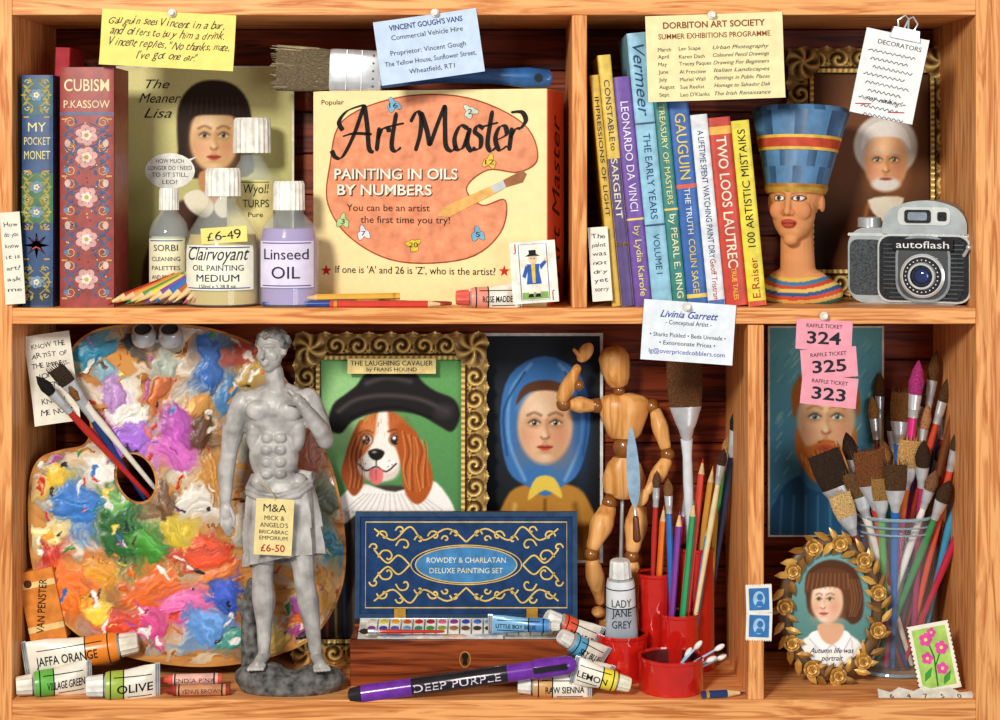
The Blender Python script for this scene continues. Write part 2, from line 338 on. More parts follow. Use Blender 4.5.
def flora(w,ys,c1,c2,rr=2.7,c3='e8dccc'):
    def f(b,zf):
        for i,yy in enumerate(ys):
            for q in(-1,1):
                b.line([(w/2+q*(3+ (w*.33)*math.sin(a)),yy-12+24*a/3.14) for a in np.linspace(0,3.14,12)],1.1,mat(c1),.4,zf=zf)
                b.line([(w/2+q*(w*.33*math.cos(a*1.6)),yy-5+10*math.sin(a)) for a in np.linspace(0,3.14,12)],.9,mat(c1),.4,zf=zf)
                for sp in(-1,1):
                    b.line([(w/2+q*(w*.3+ (w*.1-j*.35)*math.cos(j*.8)),yy+sp*(13+(w*.1-j*.35)*math.sin(j*.8))) for j in range(11)],.8,mat('d8b878'),.42,zf=zf)
                for (lx,ly,la) in((.36,8,40),(.36,-8,-40),(.2,14,70),(.4,0,0),(.16,-15,-70),(.28,4,20),(.28,-4,-20)):
                    x=w/2+q*w*lx; a=R(la) if q>0 else R(180-la); ca,sa=math.cos(a),math.sin(a)
                    b.prism([(x+u*ca-v_*sa,yy+ly+u*sa+v_*ca) for u,v_ in((-3,0),(0,1.6),(4,0),(0,-1.6))],.45+zf(x,0),.45+zf(x,0),mat(c1))
            for a in range(6):
                an=a*60+i*25; x=w/2+1.5*rr*math.cos(R(an)); y2=yy+1.5*rr*math.sin(R(an)); b.disc(x,y2,rr,rr*.85,mat(c2),.5+zf(x,0)+.01*a,10); b.line([(w/2,yy),(x,y2)],.5,mat('803830'),.62+zf(x,0))
            for a in range(5): x=w/2+.7*rr*math.cos(a*1.257); b.disc(x,yy+.7*rr*math.sin(a*1.257),rr*.5,rr*.5,mat(c3),.65+zf(x,0),8)
            b.disc(w/2,yy,rr*.5,rr*.5,mat('c8a040'),.75+zf(w/2,0),10)
    return f
SB='art books on the upper shelf'
t=T('book','thin dark red book leaning behind others','book',fb(36,.075,SZ,-2),SB)
b=t.p('cover',bevel=.5); b.box(12,128,-30,3,256,60,mat('a82030')); b.box(24,128,-30,3,256,60,mat('a82030')); b.box(18,128,-1,14,256,3,mat('a82030')); b=t.p('page_block'); b.box(18,126,-31,9,248,54,mat('efe6cc')); t.end()
def poc(b,zf):
    flora(30,(212,120,95,25),'a89848','7898b0')(b,zf)
    for q in range(2): b.star(15,62,13,mat('402048'),.9+zf(15,0),8,.35); b.star(15,62,7,mat('b85830'),1+zf(15,0),8,.4)
    for yy in(48,78,136,190): b.line([(2,yy),(28,yy)],1.5,mat('c89c48'),.5,zf=zf)
    for i in range(50): b.disc(random.uniform(3,27),random.choice((random.uniform(4,20),random.uniform(84,132),random.uniform(194,226))),.8,.8,mat(random.choice(('d8c478','a85838'))),.45+1.2,6)
book(22,.012,SZ,31,232,0,'2c4c78',[("MY",180,13,18,dict(rot=0,c='e8dc9c')),("POCKET",166,11,26,dict(rot=0,c='e8dc9c')),("MONET",152,12,26,dict(rot=0,c='e8dc9c'))],'blue and green decorated spine, worn hardback',SB,deco=poc,bands=[(84,134,'40704c'),(192,228,'2f5c68'),(2,20,'1c3454')],dep=52)
def cub(b,zf):
    flora(54,(28,68,110,150,172),'4c6488','d8a8a0',4.6,'f0dcd0')(b,zf)
    for yy in(9,47,89,131,188): b.line([(2,yy),(52,yy)],1.6,mat('c8a464'),.5,zf=zf)
    for yy in(28,68,110,150):
        for q in(-1,1): b.disc(27+q*19,yy+14,3,4,mat('d8bcb0'),.5+zf(27+q*19,0),12); b.disc(27+q*20,yy-13,3,3,mat('6880a0'),.5+zf(27+q*20,0),12)
    for i in range(110): x=random.uniform(4,50); b.disc(x,random.uniform(12,186),.8,.8,mat(random.choice(('e0c898','5c7498','702820'))),.43+zf(x,0),6)
book(60,.010,SZ,54,240,0,'9c3c34',[("CUBISM",222,17,45,dict(rot=0,c='ecdcb0',bold=.01)),("P.KASSOW",203,11,46,dict(rot=0,c='ecdcb0'))],'thick red floral-patterned hardback with worn spine',SB,deco=cub,bands=[(192,195,'486088')],dep=70)
x=612; G2='leaning art books on the upper shelf'
for (w,top,col,txt,lab,bands) in (
 (9,72,'d8b040',[("IMPRESSIONS OF LIGHT",150,6,120)],'thin yellow book leaning against the divider',None),
 (13,52,'e0c04c',[("CONSTABLE",196,8,62,dict(c='302060')),("SARGENT",118,9,60,dict(c='f4e8c0')),("to",160,8,8)],'yellow and purple book with tall lettering',[(0,148,'54407c'),(60,64,'d8a040')]),
 (17,74,'6c48a0',[("LEONARDO DA VINCI",150,11,110,dict(c='f0e8ff')),("by Lydia Karofe",45,9,70,dict(c='f0e070'))],'purple book with white lettering',[(86,88,'f0d060')]),
 (20,30,'90c4dc',[("Vermeer",226,17,72,dict(c='204878',shear=.3)),("THE EARLY YEARS",130,10,86,dict(c='204878')),("VOLUME I",52,9,40,dict(c='204878'))],'tall pale blue book standing above its neighbours',[(182,184,'204878'),(80,82,'204878')]),
 (14,92,'2f8078',[("TREASURY OF MASTERS",152,8,100,dict(c='f0e8a0')),("by PEARL E. RING",50,9,84,dict(c='f8f0c0'))],'slim green book between taller blue books',[(96,98,'f0d060')]),
 (20,88,'2860ac',[("GAUGUIN",160,15,66,dict(c='f0d050')),("THE TRUTH",95,8,46,dict(c='f4f0e0')),("COLIN SAGE",40,9,54,dict(c='f0d050'))],'blue book with yellow lettering',[(118,122,'e05838'),(8,12,'f0d050')]),
 (17,112,'e4e8ec',[("A LIFETIME SPENT WATCHING PAINT DRY",112,8.5,128,dict(c='203a78')),("Geoff Tristram",26,8,42,dict(c='b02020'))],'white book with blue lettering',[(0,6,'3f6fb8')]),
 (22,115,'c83820',[("TWO LOOS LAUTREC",104,14,132,dict(c='f8ecd0',bold=.01)),("TRUE TALES",22,7,32,dict(c='f0d050'))],'red book with cream lettering',[(172,180,'f0b040')]),
 (18,118,'ead838',[("100 ARTISTIC MISTAIKS",118,11,118,dict(c='181818',rot=90)),("E.Raiser",28,11,40,dict(c='b02020',rot=90))],'bright yellow book at the end of the row',[(0,5,'d04828')])):
    book(x,.02,SZ,w,304-top,5.5,col,txt,lab,G2,bands=bands); x+=w/math.cos(R(5.5))+.5

# ================= PORTRAITS (generic) =================
def face(c,x,y,s,skin='e0b088',sh='b07850',hl='f4d4b0',turn=0,eye='3a2818',brow='5a3a20',lip='b05848',iris='4a3020'):
    c.e(x,y,s*.72,s,skin,1.5*s/20+1); c.e(x+s*.40,y+s*.1,s*.3,s*.78,sh,s*.5,op=.6); c.e(x-s*.58,y+s*.2,s*.16,s*.55,sh,s*.3,op=.35); c.e(x-s*.15,y-s*.5,s*.35,s*.26,hl,s*.5,op=.6); c.e(x,y+s*.82,s*.5,s*.2,sh,s*.4,op=.3)
    for q in(-1,1): c.e(x+turn*s*.2+q*s*.36,y+s*.3,s*.2,s*.18,'e08870',s*.35,op=.4)
    for q in(-1,1):
        k_=1-.22*(1 if q*turn>0 else 0)
        ex=x+turn*s*.3+q*s*.28*k_; ey=y-s*.08
        c.e(ex,ey-s*.02,s*.2*k_,s*.15,sh,s*.14,op=.65); c.e(ex,ey,s*.14*k_,s*.075,'f8f4ec',s*.05); c.e(ex+turn*s*.04,ey,s*.066,s*.074,iris,s*.04); c.e(ex+turn*s*.04,ey,s*.035,s*.035,'000000',s*.03); c.e(ex-s*.02,ey-s*.03,s*.018,s*.018,'ffffff',s*.02)
        c.l([(ex-s*.15*k_,ey-s*.01),(ex,ey-s*.085),(ex+s*.15*k_,ey-s*.01)],s*.04,eye,s*.05); c.l([(ex-s*.12*k_,ey+s*.05),(ex,ey+s*.08),(ex+s*.12*k_,ey+s*.05)],s*.02,sh,s*.05); c.l([(ex-s*.18*k_,ey-s*.2),(ex,ey-s*.27),(ex+s*.18*k_,ey-s*.2)],s*.05,brow,s*.08,op=.8)
    nx=x+turn*s*.42
    c.l([(x+turn*s*.3+s*.06,y-s*.15),(nx+s*.05,y+s*.1),(nx+s*.1,y+s*.28)],s*.07,sh,s*.14,op=.75); c.e(nx-s*.01,y+s*.24,s*.05,s*.1,hl,s*.1,op=.6); c.l([(nx-s*.1,y+s*.29),(nx-s*.05,y+s*.34),(nx,y+s*.33),(nx+s*.05,y+s*.34),(nx+s*.1,y+s*.29)],s*.035,'8a4a30',s*.06); nx=x+turn*s*.36; c.e(nx,y+s*.42,s*.06,s*.07,sh,s*.08,op=.5)
    c.p([(nx-s*.2,y+s*.55),(nx-s*.06,y+s*.49),(nx,y+s*.51),(nx+s*.06,y+s*.49),(nx+s*.2,y+s*.55),(nx+s*.1,y+s*.63),(nx,y+s*.65),(nx-s*.1,y+s*.63)],lip,s*.05); c.l([(nx-s*.19,y+s*.55),(nx,y+s*.565),(nx+s*.19,y+s*.55)],s*.03,'5a2018',s*.04)
    c.e(nx,y+s*.7,s*.12,s*.04,sh,s*.08,op=.6); c.e(nx,y+s*.82,s*.14,s*.08,hl,s*.15,op=.5)
def poster(name,label,px0,py0,px1,py1,y,c,texts=(),tilt=0,border=0,cat='poster',extra=None,bcol='e8e0c8'):
    cx=(px0+px1)/2;cy=(py0+py1)/2
    t=T(name,label,cat,fr(cx,cy,y,0,tilt)); b=t.p(); b.box(0,0,-.8,px1-px0+2*border,py1-py0+2*border,1.4,mat(bcol)); b.canvas(c,cx,cy,.05)
    for x in texts: b.text(x[0],x[1]-cx,cy-x[2],x[3],mat(x[5] if len(x)>5 else '181410'),w=x[4],**(x[6] if len(x)>6 else {}))
    if extra: extra(b,cx,cy)
    t.end()
c=C(118,68,292,296,'dcd494',1.2,'8c9048'); c.e(205,150,90,110,'d0c888',60,op=.6)
c.p([(178,150),(178,108),(192,86),(213,80),(236,86),(250,108),(252,150),(248,176),(182,176)],'2c1c14',2.5); c.p([(150,300),(158,222),(190,198),(240,198),(276,220),(288,300)],'4a2c22',3); c.p([(200,172),(202,196),(214,206),(228,196),(228,172)],'c89060',2); c.p([(184,196),(200,190),(214,206),(206,218),(190,210)],'f0e8d0',1.5); c.p([(246,196),(228,190),(214,206),(222,218),(240,210)],'f0e8d0',1.5)
face(c,214,138,34,'ecc090','b08048','fce0b8',0,lip='b84838'); c.p([(184,130),(186,106),(200,94),(230,94),(244,106),(246,130),(236,117),(214,115),(194,117)],'2c1c14',2)
for q in range(10): c.l([(192+q*5,98),(190+q*5.4,114)],1,'5a4030',1,op=.6)
c.grain()
def bub(b,cx,cy):
    b.disc(170-cx,-(171-cy),25,18,WHT,.4); b.prism([(186-cx,cy-160),(198-cx,cy-156),(180-cx,cy-168)],.42,.42,WHT)
    for i,s_ in enumerate(("HOW MUCH","LONGER DO I NEED","TO SIT STILL,","LEO?")): b.text(s_,170-cx,cy-(161+i*7),6,BLK,w=(28,44,36,15)[i],z=.6)
poster('portrait_poster','olive printed poster of a dark-haired woman with white collar',118,68,292,296,.145,c,[("The",158,84,13,24,'181410',I),("Meaner",160,98,14,42,'181410',I),("Lisa",158,113,14,28,'181410',I)],border=2,extra=bub)
c=C(484,336,600,560,'1c2026',1.1,'0c0e12'); c.e(540,420,60,80,'2c343e',40,op=.6)
c.p([(495,560),(505,500),(528,484),(566,484),(588,500),(600,560)],'b88030',3); c.l([(545,500),(545,560)],3,'7a4c18',3); c.l([(515,505),(508,560)],4,'e0b460',4); c.l([(575,505),(584,560)],5,'7a5018',6)
c.p([(508,470),(500,420),(510,375),(545,356),(580,375),(590,420),(580,470),(560,488),(545,496),(530,488)],'3c74b4',2)
for q in(-1,1): c.l([(545+q*14,364),(545+q*34,392),(545+q*36,440),(545+q*20,480)],3,'80b0dc',3,op=.8); c.l([(545+q*20,372),(545+q*41,410),(545+q*38,455)],2,'204880',2)
c.e(582,425,8,50,'204880',8,op=.5)
face(c,545,426,38,'f0c49c','a87048','fce4c8',0,lip='c84c3c'); c.p([(516,405),(524,386),(545,380),(566,386),(574,405),(560,392),(530,392)],'5a3420',2)
c.p([(536,478),(554,478),(562,498),(545,490),(528,500)],'e8c850',1.5); c.grain()
poster('portrait_poster','dark poster of a woman in a tied blue headscarf',484,336,600,560,.172,c,border=3,bcol='e8e8e4')
c=C(770,328,882,535,'68b0b4',1.1,'3474a0'); 
for i in range(170): a=random.uniform(770,882);d=random.uniform(328,535); c.l([(a,d),(a+5,d-7)],1.4,random.choice(('90ccc8','4a88a8','a8d8c8')),1,op=.5)
c.p([(772,540),(780,492),(805,474),(850,474),(876,495),(882,540)],'245880',2)
for i in range(9): c.l([(782+i*12,496),(780+i*12.6,535)],2,'4c88b0',2,op=.8)
c.p([(804,462),(806,486),(828,492),(846,486),(848,462)],'346c94',2)
face(c,826,420,40,'ecc494','a87850','fce4bc',0,iris='3a7068',brow='b06028'); c.p([(797,428),(806,446),(826,440),(846,446),(855,428),(856,452),(842,478),(826,484),(810,478),(796,452)],'c4702c',3); c.e(826,448,9,3,'b04838',2); c.p([(794,418),(792,390),(806,372),(830,366),(852,376),(860,398),(858,418),(850,398),(826,388),(802,400)],'a8601c',3)
for i in range(120):
    a=random.uniform(798,854);d=random.uniform(452,478) if i%3 else random.uniform(370,388)
    if abs(a-826)<28-(max(0,d-452))*.6: c.l([(a,d),(a+1,d+5)],1.2,random.choice(('e09c50','9a5020','e8b070')),1,op=.7)
c.grain(); poster('portrait_poster','teal poster of a ginger-bearded man in a jumper',770,328,882,535,.172,c,border=2)

def ornate(px0,py0,px1,py1,band,y,c,label,tilt=3,name='picture_frame',plaque=None,lite='ffe08c',dark='4a2a0c'):
    cx=(px0+px1)/2;cy=(py0+py1)/2;w=px1-px0;h=py1-py0
    t=T(name,label,'picture',fr(cx,cy,y,0,tilt)); b=t.p('frame','ornate carved gilt scrollwork')
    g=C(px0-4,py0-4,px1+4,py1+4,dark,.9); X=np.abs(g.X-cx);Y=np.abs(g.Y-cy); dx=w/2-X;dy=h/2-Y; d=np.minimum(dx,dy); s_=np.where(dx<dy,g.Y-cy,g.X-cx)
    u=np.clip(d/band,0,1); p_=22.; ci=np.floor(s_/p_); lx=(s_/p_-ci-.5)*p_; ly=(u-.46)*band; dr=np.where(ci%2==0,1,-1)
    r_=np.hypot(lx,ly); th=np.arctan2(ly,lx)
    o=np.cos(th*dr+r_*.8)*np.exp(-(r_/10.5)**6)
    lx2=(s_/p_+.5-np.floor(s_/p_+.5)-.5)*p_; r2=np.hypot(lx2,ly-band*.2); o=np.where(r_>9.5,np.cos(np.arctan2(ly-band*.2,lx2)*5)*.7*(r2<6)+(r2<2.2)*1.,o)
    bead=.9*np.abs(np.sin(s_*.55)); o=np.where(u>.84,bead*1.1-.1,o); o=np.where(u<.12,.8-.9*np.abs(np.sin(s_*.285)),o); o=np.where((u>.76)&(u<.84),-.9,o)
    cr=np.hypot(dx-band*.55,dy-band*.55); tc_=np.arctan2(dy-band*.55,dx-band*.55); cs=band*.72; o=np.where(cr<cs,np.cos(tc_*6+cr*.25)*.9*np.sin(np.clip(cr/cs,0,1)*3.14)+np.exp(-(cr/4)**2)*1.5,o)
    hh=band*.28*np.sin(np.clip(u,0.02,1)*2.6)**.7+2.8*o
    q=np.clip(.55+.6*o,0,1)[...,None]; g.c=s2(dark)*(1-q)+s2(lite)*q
    inner=(dx>band)&(dy>band); ed=d>-2.5+3*np.abs(np.sin(s_*.1427))
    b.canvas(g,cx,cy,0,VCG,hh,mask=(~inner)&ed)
    b.prism([(-w/2+3,-h/2+3),(w/2-3,-h/2+3),(w/2-3,h/2-3),(-w/2+3,h/2-3)],-7,.2,mat(dark,.5),holes=[[(-w/2+band,-h/2+band),(-w/2+band,h/2-band),(w/2-band,h/2-band),(w/2-band,-h/2+band)]])
    q=t.p('picture'); q.box(0,0,-2.6,w-2*band+4,h-2*band+4,3,mat('4a3020')); q.canvas(c,cx,cy,-1)
    if plaque:
        q=t.p('plaque','small gold name plate'); q.box(plaque[0]-cx,cy-plaque[1],band*.35+2,88,15,3,mat('e8d088',.4,.2))
        q.text("THE LAUGHING CAVALIER",plaque[0]-cx,cy-plaque[1]+3,7,BLK,w=82,z=band*.35+4); q.text("by FRANS HOUND",plaque[0]-cx,cy-plaque[1]-3.8,5.5,BLK,w=50,z=band*.35+4)
    t.end()
# spaniel, turned slightly, floppy hat, lace collar
c=C(318,358,462,640,'68a860',1.0,'3a6c40'); c.e(345,410,30,50,'98cc88',25)
c.p([(322,560),(334,512),(366,488),(412,488),(440,506),(458,560),(460,640),(322,640)],'3c3430',3)
for i in range(16): a=325+i*9; c.l([(a,530+8*math.sin(i)),(a+3,640)],2.5,('c85838','d8b060','3868a0','786050')[i%4],2,op=.8)
c.p([(330,520),(338,500),(360,484),(395,492),(430,480),(450,500),(455,518),(440,514),(428,522),(414,514),(400,524),(386,514),(372,524),(358,514),(344,524)],'fbf8f2',2)
for i in range(16): a=338+i*7.4; c.l([(390+(a-390)*.5,494),(a,515)],.9,'b8b4b0',1,op=.8); c.e(a,512,1.6,1.6,'b0b4b8',1,op=.8)
# far ear, head, near ear
wl=lambda pts:[(a+1.6*math.sin(d_*.35),d_) for a,d_ in pts]
c.p(wl([(360,420),(350,436),(344,456),(340,474),(346,490),(356,496),(364,484),(368,462),(368,436)]),'9a4820',2)
c.e(384,438,26,27,'c46830',3); c.e(372,430,12,14,'dc8848',8,op=.7); c.e(404,444,9,18,'8c4018',10,op=.6)
c.p([(378,412),(387,412),(389,432),(396,450),(400,464),(394,478),(376,482),(360,474),(358,462),(368,450),(375,434)],'fcf4ea',3)
c.e(391,470,8,9,'d8c8b8',6,op=.7); c.e(368,465,10,8,'fffcf6',3); c.e(386,465,10,8,'fffaf4',3); c.e(375,478,12,4,'c8b8a8',4,op=.6)
for ex,r0 in((366,.9),(396,1)): c.e(ex,440,7.4*r0,6.6,'7a3818',2.5); c.e(ex,440.5,6*r0,5.4,'f4e8dc',1.2); c.e(ex-.6,440.5,5*r0,5,'2c140a',1); c.e(ex-2,438.5,1.7,1.7,'ffffff',.8); c.e(ex+1.5,442.5,1,1,'a87048',1)
c.l([(388,432),(396,430),(404,434)],1.6,'7a3818',2); c.l([(359,434),(366,431),(372,433)],1.6,'7a3818',2)
c.p([(368,452),(376,449),(384,452),(382,458),(376,461),(370,458)],'181010',1.2); c.e(374,452.5,2.5,1,'a09898',1); c.l([(376,460),(376,466)],1.3,'201010'); c.l([(358,464),(366,471),(376,467),(386,472),(396,464)],1.6,'301818'); c.p([(370,470),(382,470),(382,481),(376,485),(370,481)],'ec7878',1.2); c.l([(376,470),(376,480)],.9,'b84c50')
for (a,d_) in((362,460),(365,464),(361,467),(389,461),(392,465),(388,467)): c.e(a,d_,.7,.7,'604838',.8)
c.p(wl([(400,424),(414,430),(424,446),(431,466),(433,484),(426,500),(414,504),(404,492),(400,470),(399,446)]),'b4561f',2)
for q in range(12):
    x0=402+q*2.2; c.l([(x0,432+q),(x0+3+2*math.sin(q),452),(x0+1,470),(x0+3+2*math.cos(q),492-abs(q-5))],1.1,('e8a060','7a3410','d07c3c')[q%3],1,op=.8)
for q in range(7):
    x0=350+q*2.2; c.l([(x0+4,438),(x0-1,456),(x0+1,474),(x0-1,488)],1,('d08850','6a2c10')[q%2],1,op=.8)
for q in range(26): a=random.uniform(362,406);d_=random.uniform(414,434); c.l([(a,d_),(a+(a-384)*.12,d_+4)],.8,random.choice(('e8a060','8a4018')),1,op=.5)
c.p([(328,428),(332,406),(346,394),(356,386),(366,374),(388,368),(412,372),(424,384),(436,392),(454,400),(460,416),(452,432),(438,426),(420,416),(396,412),(372,414),(352,422),(340,434)],'1a1618',2.5); c.l([(338,412),(356,400),(386,396),(420,400),(446,412)],3,'5c5450',5,op=.9); c.l([(366,384),(386,378),(410,382)],4,'4c4444',5); c.e(444,412,10,8,'3c3636',6,op=.7); c.l([(350,418),(372,410),(400,408),(430,418)],2,'000000',3); c.grain(.03)
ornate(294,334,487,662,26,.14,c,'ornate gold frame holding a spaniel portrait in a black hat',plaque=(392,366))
c=C(800,60,940,290,'5a3820',1.1,'2e1c10'); c.e(880,150,70,80,'7a4c30',40,op=.7); c.p([(835,290),(842,235),(862,204),(900,200),(932,218),(938,290)],'6a3c20',3); c.p([(868,200),(885,222),(904,198)],'f0e8d0',2); c.l([(868,205),(850,285)],3,'a8703c',4); c.l([(904,205),(912,285)],3,'4a2814',4)
c.e(886,146,32,32,'d0ccc4',3); face(c,886,162,30,'e8b080','a87040','fcd8ac',0,brow='b8b0a8'); c.e(886,184,14,7,'e4e0d8',3); c.e(886,179,6,1.6,'a04838',1.2); c.p([(862,150),(866,130),(886,120),(906,130),(911,150),(900,138),(872,138)],'e8e4dc',2)
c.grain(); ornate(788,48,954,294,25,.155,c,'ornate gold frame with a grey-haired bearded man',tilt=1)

# oval frame
t=T('oval_frame','oval gold rose-carved frame with a portrait of a short-haired girl','picture',fr(831,608,.062,0,4))
b=t.p('frame','carved gold roses and leaves'); G1=mat('bc8838',.35,.2,.15); G3=mat('5a3a14',.45,.1,.2); G4=mat('e0b058',.3,.2,.1); G5=mat('946420',.4,.2,.2)
ring=[]; N=60
for i in range(N):
    a=2*math.pi*i/N
    for j in range(10):
        q=2*math.pi*j/10; rr=7*math.cos(q); ring.append(((47+rr)*math.cos(a),(65+rr)*math.sin(a),1+5*math.sin(q)))
b.add(ring,[(i*10+j,((i+1)%N)*10+j,((i+1)%N)*10+(j+1)%10,i*10+(j+1)%10) for i in range(N) for j in range(10)],G3)
for i in range(54):
    a=2*math.pi*i/54+random.uniform(-.04,.04); out=1 if i%2 else -1; rr=7.5 if out>0 else -5
    M=TR((47+rr)*math.cos(a),(65+rr)*math.sin(a),5+random.uniform(0,2))@RO(math.degrees(a)+(45 if out>0 else 135)+random.uniform(-15,15),'Z')@RO(random.uniform(5,25),'X')@Matrix.Scale(1.05,4)
    lf=[(-8,0,0),(-3,3.4,.4),(3,3,.4),(9,0,-1),(3,-3,.4),(-3,-3.4,.4),(-3,0,2),(4,0,1.6)]
    b.add(lf,[(0,6,1),(1,6,7,2),(2,7,3),(3,7,4),(4,7,6,5),(5,6,0)],random.choice((G1,G5,G4)),M)
for i in range(11):
    a=2*math.pi*i/11+.25; X=47.5*math.cos(a);Y=65.5*math.sin(a)
    for (nr,rad,pr,zz,tl,mm) in((6,5.2,4.6,7,28,G1),(5,3,3.6,9,45,G4),(3,1.3,2.4,10.5,60,G1)):
        for j in range(nr):
            an=360/nr*j+zz*20; M=TR(X,Y,zz)@RO(an,'Z')@TR(rad,0,0)@RO(-tl,'Y'); b.ell((0,0,0),(pr*.8,pr,.9),mm,M,10,6)
    b.ell((X,Y,11),(1.5,1.5,1.8),G5,n=8,q=6)
c=C(785,545,877,672,'7cacac',1.0,'4c7c74'); c.p([(788,680),(792,650),(812,634),(844,632),(866,650),(874,680)],'fcf8f2',2)
for i in range(6): c.l([(803+i*12,640),(798+i*14,668)],1,'c0c4d0',1.5)
c.p([(808,636),(820,630),(832,644),(822,652)],'ffffff',1); c.p([(850,636),(842,630),(832,644),(840,652)],'ffffff',1); c.l([(809,638),(822,651),(832,644),(841,651),(850,637)],.8,'a8b0c0',1)
c.p([(818,624),(821,638),(831,644),(841,636),(842,624)],'e4b08c',1.5)
c.p([(806,596),(808,572),(830,560),(854,568),(863,592),(862,616),(852,624),(842,618),(812,616)],'54301c',2); face(c,827,601,22,'fcd8bc','d8a078','fff2e4',-.45,lip='d4706c',iris='4a5a3a',brow='7a5030'); c.p([(805,594),(808,576),(828,568),(850,574),(858,594),(852,612),(845,606),(843,592),(832,587),(812,590)],'643c22',1.5)
for q in range(10): c.l([(810+q*4.2,574),(807+q*4.6,589)],.9,'a8744c',1,op=.7)
for q in range(4): c.l([(849+q*3,580),(852+q*3,600),(849+q*2,616)],.9,'a06c44',1,op=.7)
mk=((c.X-831)/43)**2+((c.Y-608)/61)**2<1
q=t.p('picture'); q.canvas(c,831,608,1,mask=mk); q.text("Autumn life was\nportrait",0,-46,7.5,mat('202838'),w=44,z=1.6,shear=.4); q.prism([(45*math.cos(i*.2094),63*math.sin(i*.2094)) for i in range(30)],-5,-.5,G3); t.end()
t=T('wooden_block','small wooden block propping the oval frame','block',fb(831,.085,FZ)); b=t.p(); b.prism([(-20,0),(20,0),(18,26),(-18,26)],-8,8,mat('8a5a30')); t.end()

# ================= ART BOX =================
y=.052; bz=bp(y,SZ)
t=T('paint_box','cream painting-by-numbers cardboard box with a palette design','box',fb(428,y,SZ,yaw=-15)); b=t.p('carton',bevel=.4)
CR=mat('f8e2a8',.55,0,.03); H=bz-90; b.box(0,H/2,-35,244,H,70,CR)
yy=lambda py:bz-py
PO=smoothpts([(326,165),(340,120),(400,97),(470,98),(528,124),(543,158),(524,172),(492,170),(470,188),(486,205),(510,200),(505,232),(470,258),(400,262),(350,240),(324,205)],6)
b.prism([(x-430,yy(y2)) for x,y2 in PO],.3,.3,mat('f09870')); b.line([(x-430,yy(y2)) for x,y2 in PO],1.4,mat('a04828'),.4,closed=True)
b.text("Popular",-101,yy(102),7,BLK,w=24,z=.6)
STK=[[(330,150),(334,157),(342,156),(354,134),(365,104)],[(365,104),(368,125),(370,148),(375,152)],[(342,136),(354,133),(373,134)],[(342,130),(338,121),(347,110),(365,104)],
[(381,127),(378,151)],[(379,139),(384,129),(390,128),(391,132)],[(399,112),(394,144),(398,151),(404,147)],[(388,127),(397,125),(407,123)],
[(414,122),(420,112),(425,116),(424,134),(419,151)],[(425,112),(431,130),(434,146)],[(434,146),(443,122),(450,105)],[(450,105),(450,128),(451,146),(457,151),(462,146)],
[(474,129),(466,126),(460,138),(462,149),(469,147),(475,131)],[(476,128),(473,143),(477,151),(481,147)],[(490,129),(484,126),(481,132),(487,138),(486,148),(479,150)],[(499,111),(494,142),(497,151),(502,148)],[(489,127),(497,125),(505,123)],
[(504,140),(513,135),(512,127),(506,128),(502,139),(506,150),(514,146)],[(519,128),(516,151)],[(517,139),(522,130),(528,129)],[(528,129),(533,121),(529,113),(518,113)]]
for s_ in STK: b.line([(x-432,yy(y2)) for x,y2 in smoothpts(s_,7,False)],5.2,BLK,.9,pen=25)
for (dx,dz,m_,bo) in((0,.7,mat('fbf6e0'),.015),(1,.62,mat('5a3018'),.03)):
    b.text("PAINTING IN OILS",-34+dx,yy(174)-dx,15,m_,w=130,z=dz,bold=bo); b.text("BY NUMBERS",-46+dx,yy(190)-dx,15,m_,w=100,z=dz,bold=bo)
b.text("You can be an artist",-42,yy(208),10,BLK,w=88,z=.7); b.text("the first time you try!",-24,yy(221),10,BLK,w=94,z=.7)
b.star(-108,yy(272),6,mat('d02818')); b.star(79,yy(270),6,mat('d02818')); b.text("If one is 'A' and 26 is 'Z', who is the artist?",-14,yy(271),10.5,BLK,w=168,z=.6)
for n_,x,y2,c_ in (("16",394,105,'78b8d8'),("2",474,112,'d0dcc8'),("12",494,162,'e8c050'),("7",362,234,'e8e8f0'),("20",415,245,'f0d040'),("5",482,234,'78b8d8'),("3",340,222,'b8d890')):
    ph=random.uniform(0,6); sp=[(x-430+(6.5+1.8*math.sin(3*a+ph)+1.2*math.sin(5*a+2*ph))*math.cos(a),yy(y2)+(6+1.8*math.sin(3*a+ph)+1.2*math.sin(5*a+2*ph))*math.sin(a)) for a in np.linspace(0,6.283,30,endpoint=False)]
    b.prism(sp,.78,.78,mat(c_)); b.line(sp,.5,mat('705038'),.8,closed=True); b.text(n_,x-430,yy(y2),7,BLK,w=4.5*len(n_),z=1)
b.prism([(440-430,yy(216)),(446-430,yy(207)),(495-430,yy(186)),(500-430,yy(193)),(452-430,yy(217))],1.1,1.1,mat('f4b868')); b.prism([(65,yy(186)),(78,yy(180)),(81,yy(187)),(70,yy(193))],1.1,1.1,SIL); b.prism([(78,yy(180)),(98,yy(170)),(102,yy(174)),(98,yy(182)),(81,yy(187))],1.1,1.1,mat('a06840'))
q=t.p('printed_side','red side face with the title'); q.box(122.6,H/2,-35,1.2,H-1,69,mat('d85838',.5,0,.05)); MS=TR(123.3,H/2,-34)@RO(90,'Y'); q.text("Art Master",0,0,46,BLK,w=165,rot=90,shear=.3,X=MS,z=.2)
t.end()

